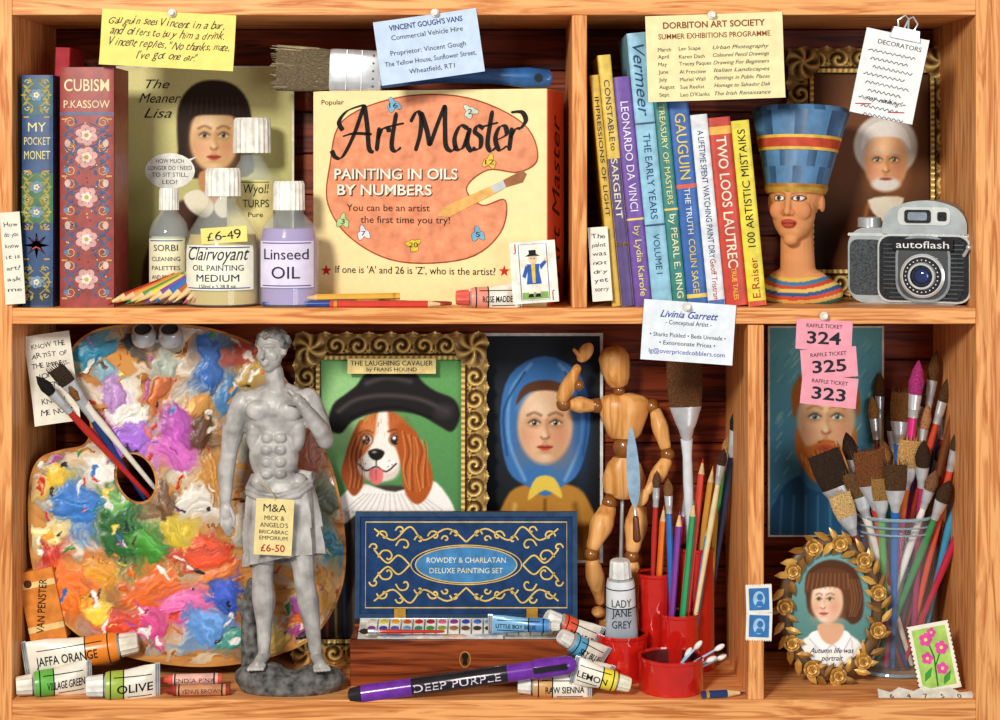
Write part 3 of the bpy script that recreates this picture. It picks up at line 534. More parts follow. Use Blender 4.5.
# ================= elongated things =================
def brush(p0,p1,r=3,hc='a02828',bc='5a3a20',bw=5,bl=18,fl=16,flat=False,label='',group='paint brushes',hc2=None,name='paint_brush'):
    F,L=ax(p0,p1); t=T(name,label or 'slim paint brush with coloured wooden handle','brush',F,group)
    h=L-bl-fl; b=t.p('handle'); m=mat(hc,.2,0,.06); m2=mat(hc2,.25) if hc2 else m
    b.loft([(0,.4*r,.4*r),(2,.6*r,.6*r),(h*.12,.7*r,.7*r),(h*.5,.85*r,.85*r),(h*.8,1.1*r,r),(h*.92,r,.95*r),(h,(.85*r if not flat else min(bw*.7,r*1.3)),.8*r)],[m2,m2,m,m,m,m],None,12)
    b=t.p('ferrule','metal ferrule'); e=bw*.9; q=.9*r if not flat else r*.75
    b.loft([(h-1,min(r*1.05,e*1.05),r),(h+fl*.3,r*.95+(e-r*.95)*.3,r*.95),(h+fl*.32,r*1.05+(e-r)*.3,r*1.02),(h+fl*.45,r*1.05+(e-r)*.45,r*.95),(h+fl,e,q)],SIL,None,14)
    b=t.p('bristles'); bm=mat(bc,.8,0,.35,900,.8)
    if flat:
        b.loft([(L-bl-.5,e*.98,q*.95),(L-bl*.6,e*1.1,q),(L-bl*.25,e*1.1,q*.6),(L-3,e*1.02,q*.25)],bm,None,16)
        for i in range(26):
            x=e*(i/25*2-1); b.cap((x*.95,L-bl*.6,random.uniform(-.6,.8)),(x*1.14+random.uniform(-1.5,1.5),L+random.uniform(-4,4),random.uniform(-1,1)),.8,.22,bm,n=5)
    else: b.loft([(L-bl-.5,e*.95,e*.9),(L-bl*.65,e*1.2,e*1.1),(L-bl*.3,e*.8,e*.7),(L-2,e*.25,e*.25),(L,.2,.2)],bm,None,12)
    return t.end()
def pencil(p0,p1,r,col,label='sharpened coloured pencil',group='coloured pencils'):
    F,L=ax(p0,p1); t=T('pencil',label,'pencil',F,group); b=t.p('shaft'); m=mat(col,.25,0,.05)
    b.loft([(0,r,r),(L-r*5,r,r)],m,None,6); b.loft([(4,r*1.03,r*1.03),(7,r*1.03,r*1.03)],GOLD,None,6)
    b=t.p('tip'); b.loft([(L-r*5,r,r),(L-r*1.6,r*.35,r*.35)],mat('ecc890'),None,12); b.loft([(L-r*1.6,r*.35,r*.35),(L,.15,.15)],mat(col),None,12); t.end()
def ptube(p0,p1,r,lab,txt,capc='e8e4dc',band='f0ece0',base='f6f0e0',tc='181818',fat=1.25,stack=None):
    F,L=ax(p0,p1); t=T('paint_tube',lab,'paint tube',F,'tubes of paint'); b=t.p('tube_body'); cp=r*1.15; h=L-cp-3
    mB=mat(base,.3,.05,.05); mb=mat(band,.3,0,.05); al=mat('d4d8dc',.25,.5); w=r*fat
    ys=[0,5,5.1,h*.25,h*.3,h*.62,h*.66,h*.93,h,h+2,h+3]
    rx=[w*1.15,w*1.15,w*1.1,w*1.06,w*1.05,r*1.05,r*1.04,r,r*.92,r*.5,r*.42]; rz=[.8,.8,1.4,r*.45,r*.5,r*.85,r*.88,r,r*.92,r*.5,r*.42]
    b.loft(list(zip(ys,rx,rz)),[al,al,mB,mB,mB,mB,mb,mb,al,al],None,20)
    for q in(1.5,3.3): b.box(0,q,0,w*2.2,.6,2.2,mat('80868c',.4,.6))
    def zf(x,yv):
        a=np.interp(yv,ys,rx);c_=np.interp(yv,ys,rz); return c_*math.sqrt(max(0,1-(x/a)**2))
    ro= 90 if (p1-p0).x>=0 else -90
    sg=1 if ro==90 else -1
    if stack:
        for i,s_ in enumerate(stack): b.text(s_,0,h*.74-i*r*.78,r*.8,mat(tc),w=r*1.35,zf=zf,z=.5)
    else:
        b.text(txt,sg*r*.12,h*.46,r*.85,mat(tc),w=h*.66,rot=ro,zf=zf,z=.5,bold=.01)
        b.line([(sg*r*.75,q) for q in np.linspace(h*.15,h*.6,8)],.8,mat(tc),.4,zf=zf); b.line([(-sg*r*.7,q) for q in np.linspace(h*.15,h*.85,10)],.8,mat(tc),.4,zf=zf)
    for q in(h*.66,h*.9): b.loft([(q,np.interp(q,ys,rx)+.2,np.interp(q,ys,rz)+.2),(q+1.2,np.interp(q+1.2,ys,rx)+.2,np.interp(q+1.2,ys,rz)+.2)],mat(tc),None,20,caps=False)
    b=t.p('cap'); v=[];n=24
    for yy_,s_ in((h+2.5,1),(L-2,.9),(L,.8)):
        for i in range(n): rr=r*.8*s_*(1 if i%2 else .92); v.append((rr*math.cos(2*math.pi*i/n),yy_,-rr*math.sin(2*math.pi*i/n)))
    b.add(v,[(j*n+i,j*n+(i+1)%n,(j+1)*n+(i+1)%n,(j+1)*n+i) for j in range(2) for i in range(n)]+[tuple(range(n))[::-1],tuple(2*n+i for i in range(n))],mat(capc,.4)); t.end()

zt=SZ+H*.001*k(y)
F,L=ax(Vector((W(552,0,.075).x,.065,zt+.0125)),Vector((W(272,0,.075).x,.088,zt+.025)))
t=T('wide_brush','wide decorating brush with grey-brown bristles and blue handle','brush',F); b=t.p('handle','blue plastic'); m=mat('1c5c9c',.2,coat=1)
b.loft([(0,5,4),(3,9,5),(25,11,6),(60,8,6),(110,9,6),(150,13,6),(182,18,7)],m,None,16); b.lathe([(.5,-6.5),(4.4,-6.5),(4.4,6.5),(.5,6.5)],mat('10202c'),TR(0,14,0)@RO(90,'X'))
b=t.p('ferrule','nickel band'); b.loft([(178,20,8),(182,22,9),(228,22.5,9.5),(232,22,9)],SIL,None,24,pw=.5)
for i in range(5): b.ell((-16+8*i,186,9),(1.2,1.2,.8),mat('707478',.3,.8),n=8,q=5)
for q in(198,214): b.box(0,q,9.3,42,1,1,mat('8a9094',.3,.6))
b=t.p('bristles','grey-brown bristles'); bm=mat('8c7c60',.85,0,.4,900,1.0,stretch=(.15,3,3)); b.loft([(230,21,8.5),(248,23,9),(268,24,8),(L-4,24,6)],bm,None,24,pw=.5)
for i in range(90): x=random.uniform(-23,23); b.cap((x*.93,245,random.uniform(-5,8)),(x*1.03,L+random.uniform(-6,3),random.uniform(-6,8)),1.1,.3,mat(random.choice(('8c7c60','5c5040','b8a888')),.8),n=5)
t.end()
# bottles
GLB=bpy.data.materials.new('bottle_glass'); GLB.use_nodes=True; P_=GLB.node_tree.nodes['Principled BSDF']; P_.inputs['Base Color'].default_value=(.85,.95,.93,1); P_.inputs['Roughness'].default_value=.03; P_.inputs['Alpha'].default_value=.18; P_.inputs['Specular IOR Level'].default_value=1; P_.inputs['Coat Weight'].default_value=1; P_.inputs['Coat Roughness'].default_value=.02
def bottle(px,y,prof,capr,cap0,cap1,liq,fill,lab,label,capc='f4f0e6',dx=0):
    bz=bp(y,SZ); t=T('glass_bottle',label,'bottle',fb(px,y,SZ),'bottles of painting medium')
    b=t.p('bottle_body'); pr=[(r,max(0,bz-p)) for r,p in prof]; b.lathe([(.1,pr[0][1])]+pr+[(.1,pr[-1][1])],GLB,None,40)
    ys=[q for _,q in pr];rs=[q for q,_ in pr]
    rz=lambda yv:np.interp(yv,ys,rs)
    q_=t.p('liquid'); tl=bz-fill; lv=[yv for yv in np.linspace(3,tl,14)]; q_.lathe([(.1,3)]+[(rz(yv)-2.2,yv) for yv in lv]+[(.1,tl)],mat(liq,.15,0,.05,30,0,.15),None,32)
    l=t.p('paper_label'); x0,x1,col,lines,border=lab; y0=bz-x1;y1=bz-x0; n=20; v=[]
    hw=.86
    for yv in np.linspace(y0,y1,8):
        for i in range(n+1):
            a=math.asin(hw)*(2*i/n-1); r_=rz(yv)+.6; v.append((r_*math.sin(a),yv,r_*math.cos(a)))
    l.add(v,[(j*(n+1)+i,j*(n+1)+i+1,(j+1)*(n+1)+i+1,(j+1)*(n+1)+i) for j in range(7) for i in range(n)],mat(col,.6,0,.05))
    zf=lambda x,yv: math.sqrt(max(.1,(rz(yv)+.6)**2-x*x))
    for (s_,py,sz,wd,c_,o) in lines: l.text(s_,dx,bz-py,sz,mat(c_),w=wd,zf=zf,z=.6,**o)
    if border:
        for q in(y0+2,y1-2): l.line([(x,q) for x in np.linspace(-rz(q)*.8,rz(q)*.8,14)],1,mat(border),.4,zf=zf)
    c_=t.p('cap','white ribbed screw cap'); n=40; v=[]
    for yv,s_ in((bz-cap1,1),(bz-cap0-3,.97),(bz-cap0,.88)):
        for i in range(n): rr=capr*s_*(1 if i%2 else .93); v.append((rr*math.cos(2*math.pi*i/n),yv,-rr*math.sin(2*math.pi*i/n)))
    c_.add(v,[(j*n+i,j*n+(i+1)%n,(j+1)*n+(i+1)%n,(j+1)*n+i) for j in range(2) for i in range(n)]+[tuple(range(n))[::-1],tuple(2*n+i for i in range(n))],mat(capc,.4)); t.end()
bottle(169,.055,[(17,310),(20,302),(20,232),(17,222),(9,212),(8,205)],10,188,210,'c8d4c4',236,(238,288,'f4ecc8',[("SORBI",247,9,24,'283048',{}),("CLEANING",258,6,28,'283048',{}),("PALETTES",267,6,28,'283048',{}),("AND BRUSHES",276,6,28,'283048',{})],'3858a0'),'small clear glass bottle with cream label and white cap')
bottle(223,.035,[(33,312),(38,303),(38,248),(34,232),(24,215),(15,205),(14,195)],18,168,196,'e0c468',234,(244,288,'fbf6e0',[("Clairvoyant",254,19,60,'283048',{'shear':.4}),("OIL PAINTING",266,8,50,'283048',{}),("MEDIUM",276,10,42,'283048',{}),("150ml e 5.28 fl oz",284,5,36,'283048',{})],'3858a0'),'large squat glass bottle of painting medium')
note(224,235,46,16,4,'f0e080',[("£6-49",0,0,13,dict(w=34,hand=True))],'small yellow handwritten price sticker on a bottle',y=-.0005,curl=.01,name='price_sticker',cat='sticker')
bottle(252,.10,[(25,308),(26,300),(26,190),(23,178),(12,160),(11,150)],19,118,153,'c8d890',190,(180,250,'f0e4a0',[("Wyoll",190,13,24,'284828',{'shear':.1}),("TURPS",203,11,25,'284828',{}),("Pure",214,7,14,'284828',{})],'6a8a38'),'tall bottle of turpentine with white cap behind the others',dx=7)
bottle(289,.028,[(27,312),(30,303),(30,238),(27,226),(15,214),(14,206)],16,181,210,'b49cd8',228,(240,286,'e4dcf4',[("Linseed",253,15,44,'282040',{}),("OIL",271,17,28,'282040',{})],'604890'),'clear glass bottle of linseed oil with mauve label')

cols=['b83828','e89030','3f9a48','f0d048','7a4aa8','2f70b8','b86030','e8c898','d85080','d83828','58a8c8']
names=('red','orange','green','yellow','purple','blue','brown','natural wood','pink','scarlet','sky blue')
for i,cl in enumerate(cols):
    pencil(on(176+i*4.6,.030-.001*i,SZ,34-.8*abs(i-5)),on(106+i*9.6,.0045+.0007*(i%4),SZ,3.6+1.2*(i%2)),4,cl,'sharpened %s pencil in a loose fanned pile'%names[i],'coloured pencils on the upper shelf')
BS='brushes on the shelf'
brush(on(262,.008,SZ,3.6),on(392,.010,SZ,3.6),3.6,'2a4a98','4a3828',4,14,20,label='dark blue round brush lying on the shelf',group=BS)
pencil(on(330,.0035,SZ,3.6),on(446,.004,SZ,3.6),3.6,'d84030','red pencil lying on the shelf','coloured pencils on the upper shelf')
brush(on(452,.014,SZ,3.6),on(338,.017,SZ,3.6),3.4,'8a3020','6a4a30',4,14,16,label='brown-handled round brush lying on the shelf',group=BS)
pencil(on(400,.012,SZ,11),on(300,.010,SZ,9.5),3.4,'e8b040','yellow pencil resting across the brushes','coloured pencils on the upper shelf')
ptube(on(522,.012,SZ,10),on(456,.004,SZ,10),10.5,'crumpled cream paint tube with red cap on the shelf','ROSE MADDER',capc='e85848',band='f09880')
t=T('playing_card','small card showing a standing figure in a blue coat','card',fr(534,272,-.004,4,6)); b=t.p(bevel=.2); b.box(0,0,-.4,46,62,.8,mat('f8f4e4'))
b.text("J",-18,24,11,RED); b.text("J",18,-24,11,RED,rot=180); b.line([(-14,-28),(14,-28),(14,28),(-14,28)],.8,mat('3858a0'),.1,closed=True)
b.prism([(-13,-27),(13,-27),(13,-20),(-13,-20)],.15,.15,mat('88b058'))
for q in(-4,3): b.prism([(q-2.2,-24),(q+2.6,-24),(q+2.4,-8),(q-2,-8)],.3,.3,mat('f0e8d0')); b.prism([(q-3.6,-25),(q+2.4,-25),(q+2.2,-21.5),(q-2,-21.5)],.4,.4,BLK)
b.prism([(-8,-12),(7,-12),(5,2),(6,8),(-7,8),(-6,2)],.5,.5,mat('2c5cb0')); b.prism([(-8,7),(-12,-4),(-9,-6),(-5,4)],.55,.55,mat('2c5cb0')); b.prism([(6,7),(12,12),(13,9),(7,2)],.55,.55,mat('2c5cb0')); b.disc(12.5,12,1.8,1.8,mat('ecc8a0'),.6,10)
b.prism([(-2,-11),(1,-11),(1.5,8),(-2.5,8)],.6,.6,mat('e8c040')); b.disc(-.5,13,4.2,4.8,mat('ecc8a0'),.6); b.prism([(-8,16),(7,16),(3,18),(3,22),(-4,22),(-4,18)],.7,.7,BLK)
for ex in(-2,1): b.disc(ex,13.5,.6,.6,BLK,.7,8)
t.end()

# ================= BUST =================
yb=.070
t=T('portrait_bust','painted bust of a person in a tall blue hat','bust',fb(792,yb,SZ)); bzb=bp(yb,SZ); OY=bzb-197
b=B(); d=BLK
b.ell((0,6,-16),(27,32,30),d,n=24,q=16); b.ell((0,-12,-5),(22,33,21),d,n=24,q=16); b.ell((0,-32,-3),(15,12,16),d,n=20,q=12); b.ell((0,-42,6),(7.5,6,7),d)
b.cap((0,4,14),(0,-14,20),2.6,3.6,d); 
for q in(-1,1):
    b.ell((q*3.6,-15,16.5),3,d); b.ell((q*11.5,-13,7.5),(9.5,10,8),d); b.ell((q*9.5,-1,11),(5.6,3.2,4.4),d); b.cap((q*3.5,6,15),(q*16,5.5,8.5),2.4,2,d); b.ell((q*26,-6,-16),(3,9.5,6),d,rot=(15,'X'))
b.ell((0,-23.6,15.5),(7.5,2,3.6),d); b.ell((0,-27.4,15),(6.3,2.5,3.8),d)
b.cap((0,-26,-16),(0,-80,-22),15.5,18,d,n=20); b.ell((0,-95,-22),(46,20,22),d,n=28,q=14); b.ell((0,-84,-22),(32,14,18),d,n=24)
v,f=remesh(b,1.2,3)
x,y_,z=v.T; y_=np.maximum(y_,-OY); v[:,1]=y_
col=np.ones((len(v),3))*s2('d89460')*(.97+.06*vn(v[:,0]*.15+9,v[:,1]*.15,2)[:,None])
def mix(a,c_): 
    global col
    a=np.clip(a,0,1)[:,None]; col=col*(1-a)+s2(c_)*a
fz=(z>0)
mix(((np.abs(np.abs(x)-11)<9)&fz)*np.exp(-((y_+13)/6)**2)*.35,'d07858')
e=((np.abs(x)-9.8)/6.2)**2+((y_+.8)/2.7)**2; mix(np.clip((1.35-e)*4,0,1)*fz,'2c1a10'); mix(np.clip((.85-e)*5,0,1)*fz,'f4ece0'); e2=((np.abs(x)-9.8)**2+(y_+.6)**2); mix(np.clip((5.5-e2)*.8,0,1)*fz,'3a2010')
mix(np.clip(1.2-np.abs(y_-8.5+((np.abs(x)-10)/9)**2*2.2),0,1)*((np.abs(x)>3.5)&(np.abs(x)<18)&fz)*.8,'4a2c18')
el=(x/8)**2+((y_+25.4)/4.2)**2; mix(np.clip((1.1-el)*4,0,1)*(z>8),'b84a38'); mix(np.clip(1-np.abs(y_+25.3),0,1)*(np.abs(x)<7)*(z>8),'6a2018')
rd=np.hypot(x*.55,(y_+62))
for i,cc in enumerate(('d8b050','3f78a0','c04830','d8b860','2f5888','c85038','d8b060','3f7060')): mix(((y_<-79)&(rd>19+3.6*i)&(rd<=22.6+3.6*i))*1.,cc)
X=TR(-2,OY,14)@RO(-24,'Y'); h_=t.p('bust_body','painted tan head, long neck and banded collar'); h_.add(v,f,VC,X,col=np.clip(col,0,1))
cr=t.p('hat','slate-blue pleated hat with gold trim'); BL=mat('5080ac',.45,0,.15,60,.1); BL2=mat('345c84',.45,0,.15,60,.1)
n=48; ringv=[]; lev=[(6,28.5,30,-13),(10,30.5,32,-14),(30,34,35,-17),(60,41,40,-21),(86,48,45,-25),(91,46,43,-25),(92,41,38,-25)]
Xc=X@RO(-5,'X')
for (yv,rx,rz_,cz) in lev:
    for i in range(n): q=2*math.pi*i/n; pl=1+(.025 if i%2 else -.01)*(yv>12); ringv.append((rx*pl*math.cos(q),yv,cz-rz_*pl*math.sin(q)))
fa=[];fb_=[]
for j in range(len(lev)-1):
    for i in range(n): (fa if (i+j*3)%6<4 else fb_).append((j*n+i,j*n+(i+1)%n,(j+1)*n+(i+1)%n,(j+1)*n+i))
cr.add(ringv,fa+[tuple((len(lev)-1)*n+i for i in range(n))],BL,Xc); cr.add(ringv,fb_,BL2,Xc)
cr.loft([(4,29,30.5,0,-13),(9,31.5,33,0,-14),(13,31.5,33,0,-15)],[mat('d8a848',.35,.3),mat('b07c30',.4,.3)],Xc,40)
for (a0,a1,cc) in((46,49,'e0b850'),(49,58,'c84c34'),(58,61,'e0b850')):
    g_=lambda yy_:(yy_,np.interp(yy_,[30,60,86],[34,41,48])*1.035,np.interp(yy_,[30,60,86],[35,40,45])*1.035,0,np.interp(yy_,[30,60,86],[-17,-21,-25]))
    cr.loft([g_(a0),g_(a1)],mat(cc),Xc,40,caps=False)
t.end()

# ================= CAMERA =================
t=T('film_camera','vintage silver-grey box camera with dark ribbed front','camera',fb(908,.052,SZ,0,0,-24)); DK=mat('26282c',.5,0,.3,500,.5); GR=mat('a0a8aa',.35,.3,.08); LG=mat('ccd0ce',.3,.2,.06)
def rr(w,h,r,cx=0,cy=0,n=6):
    o=[]
    for (sx,sy,a0) in((1,1,0),(-1,1,90),(-1,-1,180),(1,-1,270)):
        for i in range(n+1): a=R(a0+90*i/n); o.append((cx+sx*(w/2-r)+r*math.cos(a),cy+sy*(h/2-r)+r*math.sin(a)))
    return o
b=t.p('camera_body','rounded silver-grey body',bevel=5); b.prism(rr(122,76,18,0,38),-50,-2,GR)
b=t.p('leatherette','dark textured side panel'); b.prism(rr(34,56,8,-42,36),-3,-1.2,mat('4c5256',.6,0,.3,500,.6)); b.prism(rr(122,3,1,0,69),-48,-1.4,LG)
b=t.p('top_housing','wide raised silver top',bevel=4); b.prism(smoothpts([(-26,70),(-24,86),(-14,97),(6,103),(28,103),(48,96),(57,84),(58,70)],5,False).tolist(),-44,1,GR)
b.prism(rr(52,18,6,16,88),0,2,LG)
b=t.p('face_plate','wide dark ribbed front plate',bevel=.6); b.prism(rr(92,68,12,16,36),-2,2,LG); b.prism(rr(88,64,11,16,36),-2,4,DK)
for i in range(13):
    yv=7+i*4.4; hw=40 if 12<yv<60 else 34; b.box(16,yv,4.6,2*hw,1.8,1.6,mat('50565a',.35,.4))
b=t.p('lens_panel','tall panel carrying the lens',bevel=1); b.prism(rr(54,66,20,16,36),2,7,mat('8c9498',.3,.4)); b.prism(rr(49,61,18,16,36),6,7.6,mat('303438',.4))
b=t.p('name_plate'); b.box(16,60,8,60,11,2.5,mat('16181c')); b.text("autoflash",16,60,10,mat('f0f0ec'),w=52,z=9.6)
b=t.p('lens','chrome-ringed lens'); Z9=TR(16,29,7)@RO(90,'X'); b.lathe([(.1,0),(22,0),(22,3),(20,4),(19,4),(18,6),(14,6),(13,9),(11,9),(10,6),(.1,6)],[SIL,SIL,SIL,LG,DK,DK,SIL,SIL,DK,DK],Z9,40); b.ell((16,29,12.5),(8,8,3),mat('1c3468',.04,coat=1),n=24)
for i in range(24): a=i*R(15); b.box(16+16*math.cos(a),29+16*math.sin(a),13.2,1.1,1.1,.6,WHT)
b=t.p('viewfinder','glass window'); b.prism(rr(26,13,3,10,88),1,4,DK); b.prism(rr(19,8,2,10,88),4,4.4,mat('a8b8c8',.1,.4)); b.prism(rr(9,9,2,34,88),1,3.4,DK)
b=t.p('winding_knob'); b.lathe([(.1,76),(12,76),(12,85),(11,86),(.1,86)],SIL,TR(-44,0,-24),28)
b=t.p('shutter_lever'); b.cap((56,50,6),(61,58,8),2,1.6,SIL); b.ell((61,58,8),3,SIL)
t.end()

# ================= PALETTE =================
A_,B_,C_=.0246,.2,.11
nrm=Vector((B_,-1,C_)).normalized()
def PL(px,py,off=0):
    u=(px-500)/1000;v_=(py-170)/1000; s_=(A_+1.8+.5*B_+.55*C_)/(1.8-B_*u+C_*v_)
    P=Vector((.5+u*s_,1.8*s_-1.8,.55-v_*s_)); return P+nrm*off*.001
out=smoothpts([(72,348),(68,375),(80,400),(90,425),(84,444),(60,450),(40,458),(30,478),(28,520),(33,570),(52,610),(90,643),(140,660),(200,667),(260,660),(310,640),(338,600),(346,550),(336,480),(312,420),(290,385),(262,350),(225,332),(180,324),(130,324),(95,330)],6)
hole=[(136+19*math.cos(a)+4*math.sin(a),478+24*math.sin(a)) for a in np.linspace(0,2*math.pi,28,endpoint=False)]
ttr=PL(200,655)
t=T('artist_palette','large wooden oil palette covered in dried paint','palette',Matrix.Translation(ttr))
b=t.p('board','varnished wood'); b.prism(out,-5,0,wood('d09048','8c4c1c',0,f=30),holes=[hole],ms=mat('a86c34'))
b.v=[np.array([PL(a,c_,z_) for a,c_,z_ in vv])-np.array(ttr) for vv in b.v]
c=C(28,322,348,668,'b88448',1.0); sdp=c.sd(out[::2]); sdh=c.sd(np.array(hole))
wx=c.X+7*(vn(c.X*.05,c.Y*.05,1)-.5)*2+3.5*(vn(c.X*.16,c.Y*.16,2)-.5)*2+.8*(vn(c.X*.5,c.Y*.5,8)-.5)*2; wy=c.Y+7*(vn(c.X*.05,c.Y*.05,5)-.5)*2+3.5*(vn(c.X*.16,c.Y*.16,6)-.5)*2+.8*(vn(c.X*.5,c.Y*.5,9)-.5)*2
hh=np.zeros(c.X.shape); al=np.zeros(c.X.shape)
def dab(x,y,r,col,op=1,ang=0,asp=1.3,ht=3,soft=2.2,var=.4):
    global hh,al
    a=R(ang);u=(wx-x)*math.cos(a)+(wy-y)*math.sin(a);v_=-(wx-x)*math.sin(a)+(wy-y)*math.cos(a)
    sk=.6*vn(v_*.4+x,u*.045+y,int(x)+3)+.4*vn(v_*.9+y,u*.1+x,int(y)+5)
    d=np.sqrt((u/asp)**2+(v_*asp**.5)**2)/r+.7*(sk-.5); m_=np.clip((1-d)*soft,0,1)*op
    st=sk-.5; cc=np.clip(s2(col)[None,None]*(1+1.3*var*st[...,None])+.5*np.clip(st-.14,0,1)[...,None],0,1)
    c.c=c.c*(1-m_[...,None])+cc*m_[...,None]; hh=np.maximum(hh*(1-m_*.4),m_*(ht*np.clip(1.3-d,0,1)+2.6*st*(ht>1))); al=np.maximum(al,m_)
for i in range(200):
    dab(random.uniform(35,340),random.uniform(330,660),random.uniform(9,18),random.choice(['c0a078','8a5a34','e0d4c0','d8c0a0','a8886c','d8ccb8','9a7450','ece4d4','b89068','a0a8a8','c8b8a8']),.85,random.uniform(0,180),2,.8,2.5)
for rnd in(0,1):
  for (x_,y2,r_,cl) in [(92,350,16,'187ca0'),(104,372,10,'88b0c0'),(128,342,10,'303030'),(112,395,14,'b888c4'),(160,392,14,'c05c1c'),(165,365,12,'a8b0a0'),(210,362,22,'2860ac'),(228,392,14,'5088c0'),(200,410,17,'d89848'),(205,435,16,'5e3a20'),(130,412,15,'f4f0e4'),(128,440,22,'a868d8'),(180,430,18,'b048a8'),(172,452,19,'d868c0'),(105,430,11,'a02838'),(78,505,23,'3478c8'),(56,480,13,'e8bc34'),(100,470,12,'ece8dc'),(50,530,15,'f0d890'),(125,525,28,'1c6424'),(152,548,21,'409028'),(118,500,14,'78b060'),(52,562,18,'cc2c14'),(74,592,27,'ee7014'),(48,590,14,'d84424'),(100,575,17,'f0a030'),(155,590,25,'ec6814'),(205,552,24,'e44c24'),(218,575,17,'f08038'),(180,605,21,'e868a8'),(150,625,18,'dc4888'),(225,598,19,'3858c4'),(205,625,19,'6098dc'),(120,625,18,'d84424'),(100,612,13,'f0c83c'),(200,500,19,'ece4d8'),(215,475,19,'cc8c38'),(165,500,15,'6e4a2c'),(178,530,17,'dcc030'),(310,450,18,'a05030'),(322,500,18,'505834'),(330,545,16,'2c8098'),(320,590,18,'dc9c38'),(300,620,16,'a84080'),(240,640,15,'489c8c'),(275,645,14,'d8b050'),(300,400,13,'8c4828'),(250,370,15,'c0a050'),(245,345,12,'b84030')]:
    if rnd==0: dab(x_+random.uniform(-6,6),y2+random.uniform(-6,6),r_*1.35,cl,.75,random.uniform(0,180),1.7,1.6,2)
    else: dab(x_,y2,r_*1.0,cl,1,random.uniform(0,180),1.4,3.4,3.5)
for i in range(200): dab(random.uniform(35,340),random.uniform(330,655),random.uniform(1.8,4.5),random.choice(['f4ecdc','c82c14','e89c20','306cbc','288440','b048a8','181818','f4f0e8','e46c14','48280c','f4f0e8','f0c848']),1,random.uniform(0,180),2,2,5)
mask=(al>.3)&(sdp<-2.5)&(sdh>2); b=t.p('dried_paint','multicoloured smeared oil paint dabs'); b.canvas(c,0,0,.35,VCP,hh.clip(0,5)*.7,mask=mask)
b.v=[np.array([PL(a,-c_,z_) for a,c_,z_ in vv])-np.array(ttr) for vv in b.v]
t.end()
t=T('palette_dipper','pair of small metal oil cups clipped on the palette','cup',Matrix.Translation(PL(160,336,1))@fr(0,0,0).to_3x3().to_4x4())
b=t.p()
for q in(-14,14): b.lathe([(.1,-6),(11,-6),(13,-3),(13,4),(10,9),(11,11),(9,11),(8.5,6),(.1,4)],[SIL]*6+[mat('585c60',.3,.6)]*2,TR(q,0,14)@RO(35,'X'),24)
b.box(0,-4,7,30,3,14,SIL); t.end()
for (x0,y0,x1,y1,dy,r_,hc,bc,fl_,bw) in ((152,500,36,376,0,3.8,'c02c24','1c1814',False,6),(158,492,54,366,.007,3.6,'f0e8d8','3a2c20',True,9),(148,504,66,380,.014,3.2,'1c3c78','8a5a30',False,5)):
    brush(W(x0,y0,.092),W(x1,y1,.022+dy),r_,hc,bc,bw,24,28,fl_,'paint brush pushed through the palette thumb hole','brushes through the palette')

# ================= STATUE (generic draped figure) =================
ys=.036; bs=bp(ys,FZ); sx0=282
t=T('marble_statuette','grey marble standing male statuette with draped cloth','statue',fb(sx0,ys,FZ)); MB=mat('b8b4b0',.4,0,.24,60,.12)
def P(px,py,z=0): return (px-sx0,bs-py,z)
b=B()
b.ell(P(276,412,0),(33,27,17),d,n=24,q=14); b.ell(P(274,455,0),(25,30,14.5),d,n=24,q=14); b.ell(P(279,490,0),(28,20,17),d,n=24,q=14)
for q in(-1,1): b.ell(P(276+q*14.5,409,12),(15,10.5,7),d); b.ell(P(277+q*24,398,0),(13,9,11),d); b.cap(P(277+q*5,388,-4),P(277+q*22,395,-3),7,6,d); b.ell(P(276+q*22,432,2),(8,20,10),d); b.ell(P(279+q*20,482,4),(9,10,10),d)
for i in range(4):
    for q in(-1,1): b.ell(P(275+q*6.6,436+i*12,12.5-(i>2)),(6,5.3,4),d)
b.cap(P(277,394,0),P(274,370,3),10.5,9.5,d)
HX=TR(*P(272,349,5))@RO(-25,'Y')@RO(4,'Z')
b.ell((0,4,-3),(15,17,17),d,HX,20,12); b.ell((0,-5,3),(12.5,16,12),d,HX,20,12); b.ell((0,-17,7),(6,5,6),d,HX); b.cap((0,2,14),(0,-6,18.5),1.8,2.6,d,HX); b.ell((0,-11.6,14),(4.6,1.6,2.6),d,HX); b.ell((0,-14,13.4),(4,1.6,2.6),d,HX)
for q in(-1,1): b.cap((q*2,4.5,14),(q*9,4,10.5),1.8,1.6,d,HX); b.ell((q*5.5,.5,11.3),(3.2,1.8,2),d,HX); b.ell((q*14,-2,-2),(2,5,3.5),d,HX); b.ell((q*7,-6,9),(5,5,4),d,HX)
def limb(pts):
    for (a,r0),(c_,r1) in zip(pts,pts[1:]): b.cap(a,c_,r0,r1,d,n=14)
limb([(P(244,402,0),12.5),(P(233,430,-1),11.5),(P(229,452,-2),8.5),(P(226,470,-1),8.8),(P(226,500,4),6)]); b.ell(P(238,418,1),(9.5,15,9.5),d)
b.ell(P(227,510,6),(7,10,4.8),d)
for i,(dx,dy,l_) in enumerate(((-4.5,5,13),(-1.5,7,16),(1.8,7,15.5),(4.8,5,13))): b.cap(P(227+dx,512+dy,7),P(227+dx+1,512+dy+l_*.55,9),2.1,1.9,d); b.cap(P(228+dx,512+dy+l_*.55,9),P(230+dx*.8,512+dy+l_,6),1.9,1.5,d)
b.cap(P(232,507,9),P(236,516,12),2.4,2.1,d); b.cap(P(236,516,12),P(235,524,11),2.1,1.7,d)
limb([(P(308,400,0),12.5),(P(318,420,2),11),(P(326,440,5),8.5),(P(322,428,15),9),(P(312,412,21),7),(P(304,402,23),5.5)]); b.ell(P(314,416,1),(10,15,10),d)
b.ell(P(300,397,23),(6,6.5,4.8),d)
